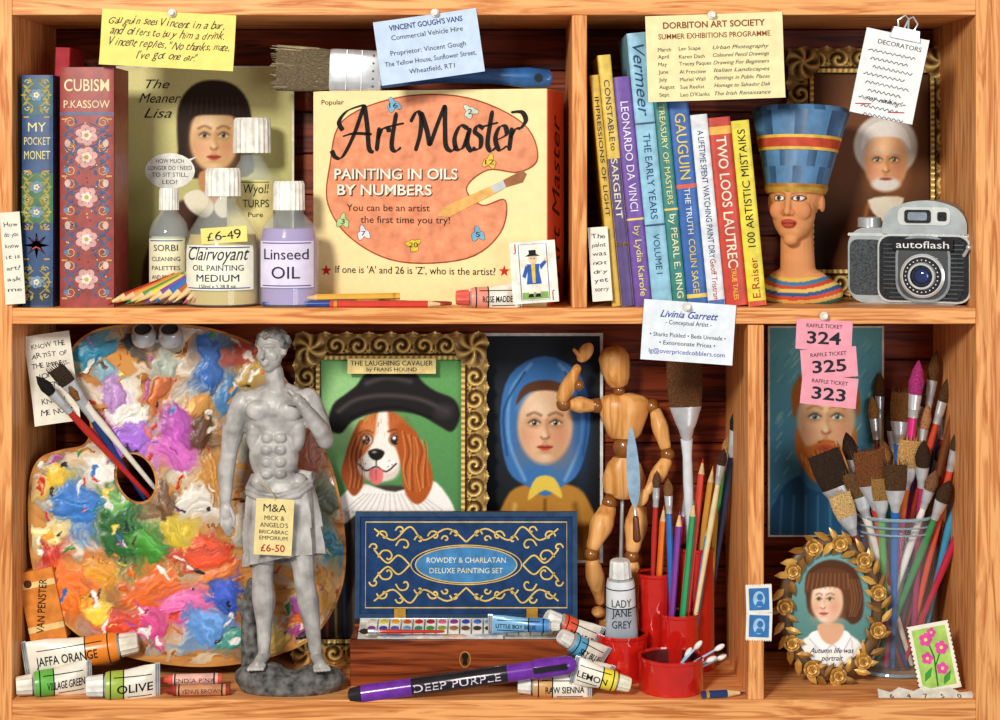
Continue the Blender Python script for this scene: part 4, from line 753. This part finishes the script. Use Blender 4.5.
for i in range(4): b.cap(P(298+i*3,394+i*1.5,23),P(292+i*3,388+i*2,21),2,1.8,d); b.cap(P(292+i*3,388+i*2,21),P(289+i*3,390+i*2.5,16),1.8,1.5,d)
b.cap(P(297,401,24),P(291,401,20),2.2,1.8,d)
limb([(P(263,505,0),17),(P(262,535,3),15),(P(263,566,3),11),(P(263,578,4),10.5),(P(263,598,-1),11.5),(P(264,625,-2),8),(P(264,650,0),6.2)]); b.ell(P(258,530,4),(11,24,11),d); b.ell(P(263,574,8),(7,7,6),d); b.ell(P(266,602,-6),(9,18,8),d)
limb([(P(294,505,0),17),(P(300,535,7),15),(P(305,566,13),11),(P(306,578,14),10.5),(P(309,600,8),11),(P(313,628,3),8),(P(316,650,3),6.2)]); b.ell(P(303,530,9),(12,24,11),d); b.ell(P(306,574,18),(7,7,5),d); b.ell(P(311,603,3),(9,18,8),d)
for (fx,fz_,dr) in((264,2,-4),(316,6,7)):
    b.cap(P(fx,655,fz_-6),P(fx+dr,660,fz_+14),6.5,5.5,d)
    for i in range(5): b.cap(P(fx+dr-6+i*3,661,fz_+14),P(fx+dr*1.3-7+i*3.4,663,fz_+22-i*(1 if dr>0 else .5)),2.3,2,d)
v,f=remesh(b,1.1,2); h_=t.p('figure'); h_.add(v,f,MB)
b=B(); b.ell((0,7,-5),(16,15,17.5),d,HX)
for i in range(85):
    a=random.uniform(0,2*math.pi);e=random.uniform(-.35,1.4); X_=15.5*math.cos(e)*math.cos(a);Z_=-4+16.5*math.cos(e)*math.sin(a);Y_=6+14*math.sin(e)
    if Z_>7 and Y_<11: continue
    b.ell((X_,Y_,Z_),(3,2.8,3),d,HX,8,6)
v,f=remesh(b,.9,1,.4); h_=t.p('hair','short carved hair'); h_.add(v,f,mat('7c7a78',.5,0,.35,150,.3))
b=B(); n=72; rg=[]; lv=[(480,30,19,0),(486,33,22,0),(500,35,24,.8),(515,36,25.5,1.3),(530,37,26.5,1.5),(548,38,27,1.5),(560,38.5,27,1.5)]
for (py,rx,rz_,fo) in lv:
    for i in range(n):
        a=2*math.pi*i/n; f_=1+.05*fo*math.sin(a*11+py*.03)+.03*fo*math.sin(a*23+py*.06); dr=(10*math.sin(a+2.4))*(py-480)/80
        rg.append((281-sx0+rx*f_*math.cos(a)+(py-480)*.05,bs-py+dr*(py>490),1+rz_*f_*-math.sin(a)))
b=t.p('drapery','folded marble cloth round the hips'); b.add(rg,[(j*n+i,j*n+(i+1)%n,(j+1)*n+(i+1)%n,(j+1)*n+i) for j in range(len(lv)-1) for i in range(n)],MB)
for o_ in(0,4): b.tube([(x_-sx0,bs-py_-o_,z_+o_*.3) for x_,py_,z_ in((250,486,12),(262,490,21),(281,492,24),(300,487,20),(311,480,8),(312,476,-6),(281,472,-17),(252,478,-8),(250,486,12))],[3.4]*9,MB,n=10)
b=B()
b.ell(P(290,684,2),(52,14,26),d,n=20); b.ell(P(262,676,0),(28,14,24),d); b.ell(P(318,678,2),(28,13,24),d)
for i in range(26): a=random.uniform(0,6.28); b.ell(P(290+40*math.cos(a),682+random.uniform(-6,6),18*math.sin(a)),(random.uniform(6,13),random.uniform(5,9),random.uniform(5,9)),d,rot=(random.uniform(0,90),'Z'))
b.cap(P(250,672,-12),P(247,610,-14),11,8,d); b.cap(P(247,610,-14),P(250,585,-12),8,5,d); b.cap(P(247,630,-14),P(236,602,-12),5,3,d)
v,f=remesh(b,1.5,2,.4); v[:,1]=np.maximum(v[:,1],0); h_=t.p('rock_base','rough dark rock with tree stump'); h_.add(v,f,mat('6c6a67',.7,0,.4,120,.8)); t.end()
note(274,527,38,56,-3,'ecd898',[("M&A",0,19,11,dict(w=23)),("MICK &",0,9,6.5,dict(w=20)),("ANGELO'S",0,2,6.5,dict(w=28)),("BRICABRAC",0,-5,5.5,dict(w=29)),("EMPORIUM",0,-11,5.5,dict(w=28)),("£6-50",0,-21,10,dict(w=24,c='b02020',bold=.01))],'cream shop price tag hanging on string from the statuette',y=ys-.036,curl=1,name='price_tag',cat='tag',extra=lambda b,zf:b.tube([(0,27,.5),(-3,33,0),(-10,38,-6),(-20,42,-12)],.6,mat('c8b080')))

# ================= WATERCOLOUR BOX =================
yf=.048; hb=52*k(yf); w=115*k(yf); xc=W(465,0,yf).x
t=T('watercolour_box','open wooden watercolour box with navy lid and colour pans','paint box',Matrix.Translation((xc,yf,FZ))@Matrix.Rotation(R(90),4,'X')@Matrix.Scale(.001,4))
BW=wood('9c4c26','5a2410',0,.3,60)
b=t.p('case','dark polished wood',bevel=.8); dp=62
b.box(0,hb/2-3,-2.5,2*w,hb-6,5,BW); b.box(0,hb/2-2,-dp+2.5,2*w,hb-4,5,BW); b.box(-w+2.5,hb/2-3,-dp/2,5,hb-6,dp-4,BW); b.box(w-2.5,hb/2-3,-dp/2,5,hb-6,dp-4,BW); b.box(0,2,-dp/2,2*w-4,4,dp-4,BW)
b.prism([(-2.6,hb*.42),(2.6,hb*.42),(1.6,hb*.55),(-1.6,hb*.55)],.2,.6,BLK); b.disc(0,hb*.58,3.4,3.4,BLK,.62); b.line([(5.5*math.cos(a),hb*.52+8*math.sin(a)) for a in np.linspace(0,6.28,24)],1,GOLD,.6)
b=t.p('pan_tray','white enamelled tray',bevel=.5); TX=TR(0,hb-7,-dp/2)@RO(14,'X'); b.box(0,0,0,2*w-12,3,dp-10,mat('e4e0d4',.3,.1),TX)
for q in(-1,1): b.box(0,2.5,q*24.5,2*w-12,4,1.5,SIL,TX)
pc=['f0e8d8','f0e040','f0a828','e86020','d82820','b82048','e86898','8a3890','3a4ab8','3878d0','58b0d8','2f9070','3f9a38','98b838','b87838','7a4a28','4a3020','181818']
for r_ in range(2):
    for i in range(17):
        q=t.p('paint_pan'); cx_=-w+20+i*((2*w-40)/16); q.box(cx_,4,-13+r_*14,10.5,5,11.5,WHT,TX); q.ell((cx_,6.4,-13+r_*14),(4.6,1,5),mat(pc[(i+r_*7)%18],.3),TX,n=14,q=6)
q=t.p('mixing_palette','white mixing trough'); q.box(-26,5,18,130,3,9,mat('f0ece4',.2),TX)
for i in range(4): q.ell((-75+i*32,6.6,18),(13,1.2,4),mat(('a0a8c0','d8d0c8','e0b8a0','c8d0d8')[i],.2),TX)
LX=TR(0,hb+1,-dp+2)@RO(-4,'X'); LH=112; b=t.p('lid','navy lining with gold filigree',bevel=.8); NV=mat('183c6c',.6,0,.15)
b.box(0,LH/2,-7,2*w,LH,6,BW,LX); b.prism([(-w,0),(w,0),(w,LH),(-w,LH)],-6,0,mat('2c4868'),LX,holes=[[(-w+5,5),(-w+5,LH-5),(w-5,LH-5),(w-5,5)]]); b.box(0,LH/2,-3.4,2*w-10,LH-10,1,NV,LX)
gz=-2.6; oc=LH/2
GF=mat('ecc860',.45,.1)
def gl(pts,wd=1.7): b.line(smoothpts(pts,6,False),wd,GF,gz,LX)
b.line([(-w+11,11),(w-11,11),(w-11,LH-11),(-w+11,LH-11)],1.2,GF,gz,LX,closed=True)
b.disc(0,oc,54,19,mat('4488c0'),gz,X=LX,n=40)
for e_ in(1,1.09): b.line([(54*e_*math.cos(a),oc+19*e_*math.sin(a)) for a in np.linspace(0,6.283,48,endpoint=False)],1,GF,gz+.2,LX,closed=True)
b.text("ROWDEY & CHARLATAN",0,oc+5,8,mat('f8f0d0'),w=84,z=gz+.4,X=LX); b.text("DELUXE PAINTING SET",0,oc-6,8,mat('f8f0d0'),w=78,z=gz+.4,X=LX)
for sx in(-1,1):
    for sy in(-1,1):
        for (x_,y_2,s_) in((66,20,1),(84,8,1.1),(34,30,.8),(88,30,.8),(12,32,.6),(70,36,.6),(50,26,.6),(98,18,.6),(22,27,.5)):
            gl([(sx*(x_+s_*(9-j*1.4)*math.cos(j*.9)),oc+sy*(y_2+s_*(9-j*1.4)*math.sin(j*.9))) for j in range(7)])
        gl([(0,oc+sy*24),(sx*20,oc+sy*38),(sx*45,oc+sy*26),(sx*60,oc+sy*40),(sx*78,oc+sy*26),(sx*98,oc+sy*38)]); gl([(sx*60,oc),(sx*72,oc+sy*10),(sx*84,oc+sy*2),(sx*98,oc+sy*16)])
for q in(-70,70): h_=t.p('hinge','brass hinge'); h_.cap((q-7,hb,-dp+4),(q+7,hb,-dp+4),2.6,2.6,GOLD); h_.box(q,hb+7,-dp+3,12,10,1.4,GOLD)
t.end()
ztop=FZ+hb*.001
brush(Vector((W(445,0,.055).x,.051,ztop+.002)),Vector((W(358,0,.055).x,.052,ztop+.002)),2.2,'c8302c','3a2818',2.8,10,12,label='small red-handled brush lying across the paint pans',group='loose brushes')
def box_on(px,y,r): return Vector((W(px,0,y).x,y,ztop+r*.001))
ptube(box_on(488,.058,8),box_on(560,.050,8),7,'small light blue paint tube on the paint box','LITTLE BOY BLUE',band='4c90d0',base='80bce8',capc='e8e4dc')
ptube(on(598,.075,FZ,38),on(546,.062,FZ,68),12,'cream paint tube with red band propped up','RED LEAD',band='e85838',capc='f4f0e8')
ptube(on(604,.056,FZ,24),on(560,.042,FZ,54),10.5,'white paint tube with blue band propped up','SKY BLUE',band='58a8d0',capc='f4f0e8')
ptube(on(610,.038,FZ,11),on(566,.028,FZ,33),9.5,'crumpled white paint tube with grey band','ZINC WHITE',band='c8ccd0',capc='2a2a2c')
ptube(on(592,.012,FZ,9),on(518,.016,FZ,10),11,'cream paint tube with brown band lying on the board','RAW SIENNA',band='d8a060',capc='f4f0e8')
ptube(on(572,.008,FZ,28),on(630,.010,FZ,12),10.5,'yellow paint tube resting on another tube','LEMON',band='f8e040',capc='f4ecd0')
F,L=ax(W(348,696,.006),W(576,664,.004)); t=T('marker_pen','thick black and purple marker pen propped on a tube','marker pen',F); b=t.p('barrel'); PU=mat('7430a8',.2); K2=mat('201c24',.2)
b.loft([(0,3,3),(2,7,7),(12,8.5,8.5),(14,9,9),(L*.28,9,9),(L*.281,9.1,9.1),(L*.70,9.1,9.1),(L*.701,8.8,8.8),(L-40,8.8,8.8)],[K2,K2,K2,PU,K2,K2,PU,PU],None,24)
b.text("DEEP PURPLE",0,L*.48,11,mat('f0e0f8'),rot=90,w=88,z=.3,zf=lambda x,y:math.sqrt(max(0,9.1**2-x*x)))
b=t.p('cap','purple cap with clip'); b.loft([(L-42,10,10),(L-40,10.3,10.3),(L-8,9.4,9.4),(L-3,7.5,7.5),(L,4,4)],PU,None,24); b.box(-2,L-26,11,5,34,2.5,K2); t.end()
for (p0,p1,cl,tx,lb) in ((on(222,.034,FZ,12),on(160,.028,FZ,12),'d85848','INDIA PINK','pink paper-wrapped crayon'),(on(230,.016,FZ,6),on(164,.012,FZ,6),'983428','VENUS BROWN','brown paper-wrapped crayon')):
    F,L=ax(p0,p1); t=T('crayon',lb+' lying on the board','crayon',F,'crayons'); b=t.p('stick'); m=mat(cl,.6); b.loft([(0,5.2,5.2),(L-9,5.2,5.2),(L-8,4,4),(L,1.6,1.6)],m,None,18); b=t.p('wrapper'); m2=mat('f0b8a8' if 'pink' in lb else 'd09068'); b.loft([(4,5.6,5.6),(L-13,5.6,5.6)],m2,None,18,caps=False); b.text(tx,0,L*.42,6,BLK,rot=-90,w=L*.62,z=.3,zf=lambda x,y:math.sqrt(max(0,31-x*x)))
    for q in(7,L-16): b.loft([(q,5.75,5.75),(q+1.5,5.75,5.75)],BLK,None,18,caps=False)
    t.end()
ptube(on(24,.030,FZ,28),on(138,.046,FZ,46),15,'large cream and orange paint tube resting on others','JAFFA ORANGE',band='f08828',capc='f0e8d4',fat=1.3)
ptube(on(92,.028,FZ,15),on(16,.006,FZ,12),13,'green-banded paint tube lying on the board','VILLAGE GREEN',band='68b848',capc='f0e8d4')
ptube(on(160,.016,FZ,13),on(86,.001,FZ,13),14,'cream paint tube with olive band and white cap','OLIVE',band='a8c048',capc='f4f0e8')
t=T('wooden_box','small pine dominoes box with orange stripes','box',fr(44,bp(.05,FZ)-82,.05,12)); b=t.p(bevel=1); b.box(0,0,0,36,72,18,mat('e08838',.5)); 
for q in(-22,22): b.box(0,q,9.2,36,6,.6,mat('f4cc88'))
b.text("VAN PENSTER",0,0,11,BLK,rot=75,w=54,z=9.8); b.disc(-9,24,4,4,mat('5a3018'),9.6); t.end()

# ================= MANNEQUIN =================
ym=.148; bm_=bp(ym,FZ); mx=624
t=T('artist_mannequin','jointed wooden artist mannequin with one arm raised','mannequin',fb(mx,ym,FZ)); WM=wood('f0b470','c8843c',2,.3,40); JT=mat('94581f',.3,coat=.5)
def Q(px,py,z=0): return (px-mx-4,bm_-py,z)
def seg(nm,p0,p1,r0,r1,mid): b=t.p(nm); b.cap(Q(*p0),Q(*p1),r0,r1,WM,n=18,mid=mid)
b=t.p('head'); b.loft([(-21,5,5),(-19,9,9),(-12,12.5,12.5),(0,15,15),(10,15.5,15.5),(17,12,12),(20,7,7),(21,.5,.5)],WM,TR(*Q(619,366,6))@RO(10,'Z'),24); b=t.p('neck'); b.ell(Q(623,390,4),(6,6,6),JT)
b=t.p('chest'); b.loft([(bm_-438,13,9,0,0),(bm_-434,17,11,0,0),(bm_-415,24,14,0,0),(bm_-402,27,13,0,0),(bm_-396,20,10,0,0),(bm_-393,9,5,0,0)],WM,None,24)
b=t.p('waist'); b.ell(Q(629,447,0),(12,12,10),JT,n=20); b=t.p('pelvis'); b.loft([(bm_-498,10,8),(bm_-492,20,12),(bm_-478,22,12),(bm_-464,17,10),(bm_-457,11,8)],WM,None,24)
for q in((600,405,3),(656,406,2),(613,502,4),(643,502,4),(567,402,15),(582,382,26),(670,452,14)): b=t.p('joint_ball'); b.ell(Q(*q),7.5 if q[1] not in(382,) else 5,JT)
seg('arm',(594,405,5),(573,402,12),6.5,6,(.5,8.5)); seg('arm',(566,395,18),(580,366,24),6.5,4.5,(.35,8)); seg('arm',(660,413,4),(668,444,12),6.5,6,(.4,8.5)); seg('arm',(668,460,16),(650,486,26),6.5,4.5,(.35,8))
b=t.p('hand'); b.ell(Q(588,350,25),(7,11,4),WM,rot=(-35,'Z')); b.cap(Q(583,354,27),Q(577,347,29),2.4,1.8,WM)
b=t.p('hand'); b.ell(Q(643,493,28),(7,10,4),WM,rot=(-30,'Z')); b.cap(Q(640,489,30),Q(634,494,31),2.4,1.8,WM)
seg('leg',(611,510,4),(597,542,14),9,7.5,(.4,12)); seg('leg',(596,561,15),(604,600,2),7.5,5,(.3,9.5)); seg('leg',(642,510,4),(636,544,14),9,7.5,(.4,12)); seg('leg',(635,563,14),(637,602,0),7.5,5,(.3,9.5))
for q in((595,551,16),(635,553,15)): b=t.p('knee_ball'); b.ell(Q(*q),7.5,JT)
b=t.p('foot'); b.ell(Q(602,610,8),(7,5,14),WM); b=t.p('foot'); b.ell(Q(637,611,8),(7,5,14),WM)
b=t.p('support_rod'); b.cap(Q(624,625,-8),Q(627,490,-6),2,2,SIL); b=t.p('stand'); b.lathe([(.1,0),(27,0),(28,4),(27,10),(25,12),(25,bm_-618),(22,bm_-615),(.1,bm_-615)],WM,None,36); t.end()
t=T('palette_knife','steel palette knife with turned handle held by the mannequin','palette knife',fr(633,470,.104,3)); b=t.p('blade','pale blue steel'); b.prism(smoothpts([(-6,-20),(-5.5,16),(0,44),(5.5,16),(6,-20),(0,-38)],5),-.6,.6,mat('a8cce8',.2,.3)); b.cap((0,-38,0),(0,-48,3),1.4,1.8,SIL); b=t.p('handle'); b.cap((0,-48,3),(0,-68,4),3,4,mat('6a3a20',.3)); t.end()

# ================= DESK TIDY =================
F0=Matrix.Translation(on(660,.08))@Matrix.Rotation(R(90),4,'X')@Matrix.Scale(.001,4)
t=T('desk_tidy','cluster of glossy red cylindrical brush pots','desk tidy',F0); RD=mat('cc1c14',.1,0,.05,coat=1); RI=mat('5a0e0a',.4)
cups=[(622,.080,25,632),(654,.106,17,572),(694,.118,20,546),(671,.038,32,655),(678,.086,20,612)]
for (px,y_c,r_,top) in cups:
    b=t.p('cup'); hgt=(bp(y_c,FZ)-top)*k(y_c); o=(on(px,y_c)-on(660,.08))*1000; q=r_*k(y_c)
    b.loft([(0,q,q),(2,q+.6,q+.6),(hgt-4,q,q),(hgt-3,q+1.2,q+1.2),(hgt,q+1.2,q+1.2),(hgt,q-2,q-2),(hgt-2,q-2.4,q-2.4),(8,q-3,q-3)],[RD]*6+[RI],TR(o.x,0,-o.y),40)
t.end()
def cupb(ci,dx,dy,tip,ty,base=12): 
    px,yc,r_,top=cups[ci]; return on(px+dx,yc+dy*.001,FZ,base),W(tip[0],tip[1],ty)
GC='brushes in the red pots'; GP='pencils in the red pots'
F_=cupb(2,0,0,(684,358),.108); brush(*F_,5,'dfe8f0','6a4426',19,52,34,True,'wide flat brush with brown bristles in a red pot',GC,'3f78a8')
for (ci,dx,dy,tip,ty,r_,hc,bc,bw,bl_,fl_,lb) in ((2,9,2,(738,406),.118,3.4,'2c4878','2a2018',6,26,28,'tall dark round brush'),(1,-4,0,(657,470),.112,3,'c02c28','6a4830',4.5,18,20,'slim red-handled brush'),(4,-5,3,(668,478),.10,3.2,'3070c0','8a6038',5,18,18,'blue-handled brush'),(4,9,-4,(724,448),.10,3,'f0e0b0','4a3020',5,18,20,'cream-handled brush'),(1,4,2,(690,482),.13,3,'8a2050','4a3020',4.5,16,20,'dark plum-handled brush'),(2,4,8,(728,436),.13,3,'50a048','c89050',5,18,18,'green-handled brush')):
    p0,p1=cupb(ci,dx,dy,tip,ty); brush(p0,p1,r_,hc,bc,bw,bl_,fl_,False,lb+' standing in a red pot',GC)
for (ci,dx,dy,tip,ty,cl,nm_) in ((4,4,0,(703,458),.108,'d83828','red'),(2,-8,-3,(713,466),.105,'e0a040','yellow-brown'),(4,0,-8,(694,500),.092,'30a060','green'),(4,-10,-3,(680,510),.094,'8040a0','purple'),(2,12,-4,(716,500),.112,'f0d040','yellow'),(1,0,-6,(664,505),.103,'f07828','orange'),(4,12,4,(710,520),.10,'40a0d8','sky blue')):
    p0,p1=cupb(ci,dx,dy,tip,ty); pencil(p0,p1,3.4,cl,'%s pencil standing in a red pot'%nm_,GP)
ptube(on(622,.080,FZ,20),W(620,560,.072),15,'standing grey paint tube in a red pot','LADY JANE GREY',band='e4e8ec',base='b4bec8',capc='e8e8e4',tc='282c38',fat=1.1,stack=("LADY","JANE","GREY"))
for i,(tx,ty2) in enumerate(((722,646),(714,658),(700,643),(690,650),(724,656))):
    px,yc,r_,top=cups[3]; F,L=ax(on(px-14+4*i,yc+.002*i,FZ,6),W(tx,ty2,.03+.004*i)); t=T('cotton_bud','white cotton bud leaning in a red pot','cotton bud',F,'cotton buds'); b=t.p('stem'); b.cap((0,0,0),(0,L-4,0),1.1,1.1,mat('a8d0f0')); b=t.p('cotton_tip'); b.ell((0,L-3,0),(2.8,6,2.8),WHT); t.end()
pencil(on(702,.004,FZ,4),on(746,.012,FZ,4),4,'20386c','short dark pencil stub lying on the board','pencil stubs')

# ================= JAR =================
yj=.116; bj=bp(yj,FZ); t=T('glass_jar','clear glass jar crammed with brushes','jar',fb(893,yj,FZ)); GLS=bpy.data.materials.new('jar_glass'); GLS.use_nodes=True; P_=GLS.node_tree.nodes['Principled BSDF']; P_.inputs['Base Color'].default_value=(.8,.92,.96,1); P_.inputs['Roughness'].default_value=.03; P_.inputs['Alpha'].default_value=.05; P_.inputs['Specular IOR Level'].default_value=1; P_.inputs['Coat Weight'].default_value=1; P_.inputs['Coat Roughness'].default_value=.02
b=t.p('jar_body'); hj=bj-512; b.loft([(2,38,38),(0,40,40),(4,44,44),(hj-34,45,45),(hj-20,41,41),(hj,41,41),(hj,39,39),(hj-20,39,39),(hj-36,43,43),(6,42,42),(5,36,36)],GLS,None,44)
b=t.p('rim','thick pale glass screw rim'); RM=mat('a8c8d4',.05,0,.05,40,0,.4,coat=1)
for (q0,tr) in((hj-1,1.8),(hj-9,1.1),(hj-16,1.1),(3,2)):
    vv=[];N=48
    for i in range(N):
        a=2*math.pi*i/N
        for j in range(8): s_=2*math.pi*j/8; vv.append(((41+tr*math.cos(s_))*math.cos(a),q0+tr*math.sin(s_),(41+tr*math.cos(s_))*math.sin(a)))
    b.add(vv,[(i*8+j,((i+1)%N)*8+j,((i+1)%N)*8+(j+1)%8,i*8+(j+1)%8) for i in range(N) for j in range(8)],RM)
t.end()
GJ='brushes in the glass jar'
J=[(14,-20,(822,450),.090,4.5,'28549c','342418',18,42,28,True,'wide flat brush with dark bristles'),(6,-14,(868,448),.08,4.5,'c83c2c','7a4824',17,40,26,True,'flat brush with brown bristles'),(8,-4,(846,432),.12,3.8,'f0e0b8','3a2a20',8,28,24,False,'cream-handled round brush'),
(-8,-24,(919,360),.10,5,'d82878','b83880',8,36,24,False,'magenta-handled brush'),(-4,6,(937,350),.125,4.2,'f8f0e0','6a4424',6.5,32,26,False,'tall pale-handled brush'),(-2,-10,(971,344),.105,4,'7a4424','3a2414',6.5,34,28,False,'tall brown-handled brush'),(4,0,(962,396),.12,4.2,'d83028','8a5a30',7,26,22,False,'red-handled brush'),
(2,10,(884,440),.14,3.8,'389848','c88c50',7,24,22,False,'green-handled brush'),(12,-14,(960,428),.085,3.8,'e85838','504028',6,24,22,False,'orange-red handled brush'),(-6,16,(902,390),.145,4.2,'3878c8','8a5a30',12,34,24,True,'blue-handled flat brush'),(-4,8,(858,484),.13,3.6,'b83830','584030',6,18,18,False,'short red-handled brush'),(16,8,(973,460),.135,3.8,'f0c840','684828',6.5,22,20,False,'yellow-handled brush'),(10,-26,(838,492),.076,3.6,'8a3828','e0b878',12,28,20,True,'flat brush with pale bristles'),
(-14,0,(928,404),.115,3.8,'6840a0','c89060',6.5,26,22,False,'purple-handled brush'),(-20,10,(946,440),.135,3.8,'40b0b8','583c20',6.5,24,22,False,'turquoise-handled brush'),(-12,-8,(912,438),.09,4.2,'e87828','d0a060',13,32,22,True,'orange flat brush with pale bristles'),(10,-20,(974,494),.088,3.6,'c82848','483020',6,22,20,False,'crimson-handled brush'),(16,18,(890,408),.15,3.6,'b88040','483020',6,24,22,False,'plain wooden brush'),(-24,-12,(936,470),.082,3.8,'f0e8e0','886040',7,22,20,False,'white-handled brush'),(6,14,(872,396),.16,3.6,'683020','b88848',6,24,22,False,'dark brown brush'),
(-26,-4,(950,376),.115,3.8,'d84828','5a3c24',6,28,24,False,'scarlet-handled brush'),(-10,14,(960,362),.145,3.6,'285898','a87840',6,28,22,False,'navy-handled brush'),(20,-16,(924,440),.084,4,'a82c60','3c2818',8,28,22,False,'plum-handled round brush'),(22,0,(974,426),.12,3.6,'e0b060','3a2818',9,30,22,True,'tan flat brush with dark bristles'),(20,-18,(852,470),.086,3.8,'e8e0d0','6c4c2c',12,30,22,True,'cream flat brush with ragged bristles'),(22,14,(912,380),.15,3.6,'b83020','8a6038',6,26,22,False,'dark red brush'),(-18,-20,(950,480),.078,3.8,'3c8c50','4a3420',8,24,20,False,'mid-green round brush'),
(0,-28,(896,462),.076,4,'2868b8','543820',12,30,22,True,'blue flat brush with brown bristles'),(-28,4,(926,382),.13,3.6,'e0a030','50341c',6,26,22,False,'amber-handled brush'),(26,10,(946,392),.14,3.6,'c83828','30221a',7,28,22,False,'bright red round brush'),(-16,18,(880,372),.165,3.6,'d8c8a0','6a4828',6,26,22,False,'natural wood brush'),(26,-10,(966,452),.098,3.8,'48a0c8','8c6438',10,28,22,True,'light blue flat brush'),(-6,-20,(880,476),.08,3.6,'60a848','a07840',10,26,20,True,'leaf-green flat brush')]
for (dx,dz,tip,ty2,r_,hc,bc,bw,bl_,fl_,flt,lb) in J: brush(on(893+dx*.95,yj+dz*.0009,FZ,7),W(tip[0],tip[1],ty2),r_,hc,bc,bw,bl_,fl_,flt,lb+' standing in the glass jar',GJ)
def fl(b,zf):
    b.prism([(-17,-29),(17,-29),(17,29),(-17,29)],.5,.5,mat('b0d868'))
    b.line([(-2,-28),(0,0),(-4,20)],1.6,mat('2f7a28'),.6); b.line([(0,-8),(8,6)],1.4,mat('2f7a28'),.6)
    for (x_,y_2,s_) in((-5,18,1),(9,8,1),(-7,0,.9),(6,-12,.9),(2,24,.7)):
        for j in range(5): b.disc(x_+4*s_*math.cos(j*1.257),y_2+4*s_*math.sin(j*1.257),3*s_,3*s_,mat('e850a8'),.8+.01*j,10)
        b.disc(x_,y_2,1.8*s_,1.8*s_,mat('f8e870'),.9,8)
    for (x_,y_2,ro) in((-9,-16,.5),(9,-22,-.5)): b.prism([(x_-5,y_2-6),(x_+2,y_2-2),(x_+5,y_2+7),(x_-3,y_2+2)],.7,.7,mat('3f9838'))
    for q in range(-7,8):
        for e_ in(-1,1): b.disc(e_*21,q*4.4,1,1,mat('5a3018'),.55,8)
note(934,657,42,66,10,'f4f0dc',[],'green postage stamp card with pink flowers against the jar',y=.03,curl=.5,name='postage_stamp',extra=fl,cat='stamp',tilt=8)
t=T('number_strip','torn white paper strip with numbers lying on the board','paper strip',Matrix.Translation(on(925,.012,FZ,1))@Matrix.Rotation(R(22),4,'X')@Matrix.Scale(.001,4)); b=t.p()
b.prism([(-48,-10),(46,-10),(50,6),(36,4),(28,12),(14,6),(2,14),(-10,6),(-24,12),(-34,4),(-46,10)],0,.8,mat('ece8dc')); 
for i,s_ in enumerate('64750'): b.text(s_,-34+i*17,-2,9,BLK,z=1.1)
t.end()

# ================= LIGHT / CAMERA =================
w_=bpy.data.worlds.new('w'); bpy.context.scene.world=w_; w_.use_nodes=True; w_.node_tree.nodes['Background'].inputs[0].default_value=(1,.95,.9,1); w_.node_tree.nodes['Background'].inputs[1].default_value=.26
def area(loc,tgt,e,sz,c_):
    l=bpy.data.lights.new('area_lamp','AREA'); l.energy=e; l.size=sz; l.color=c_; o=bpy.data.objects.new('studio_light',l); bpy.context.collection.objects.link(o); o.location=loc; o.rotation_euler=(Vector(tgt)-Vector(loc)).to_track_quat('-Z','Y').to_euler()
area((-.25,-2.1,1.25),(.5,.1,.36),50,.35,(1,.96,.88)); area((1.5,-1.9,.5),(.6,.1,.35),11,.8,(.97,.97,1))
cd=bpy.data.cameras.new('camera'); co=bpy.data.objects.new('camera',cd); bpy.context.collection.objects.link(co); co.location=(.5,-1.8,.55); co.rotation_euler=(R(90),0,0); cd.sensor_width=36; cd.lens=64.8; cd.shift_y=-.19; cd.clip_start=.01
bpy.context.scene.camera=co
bpy.context.scene.view_settings.view_transform='Standard'
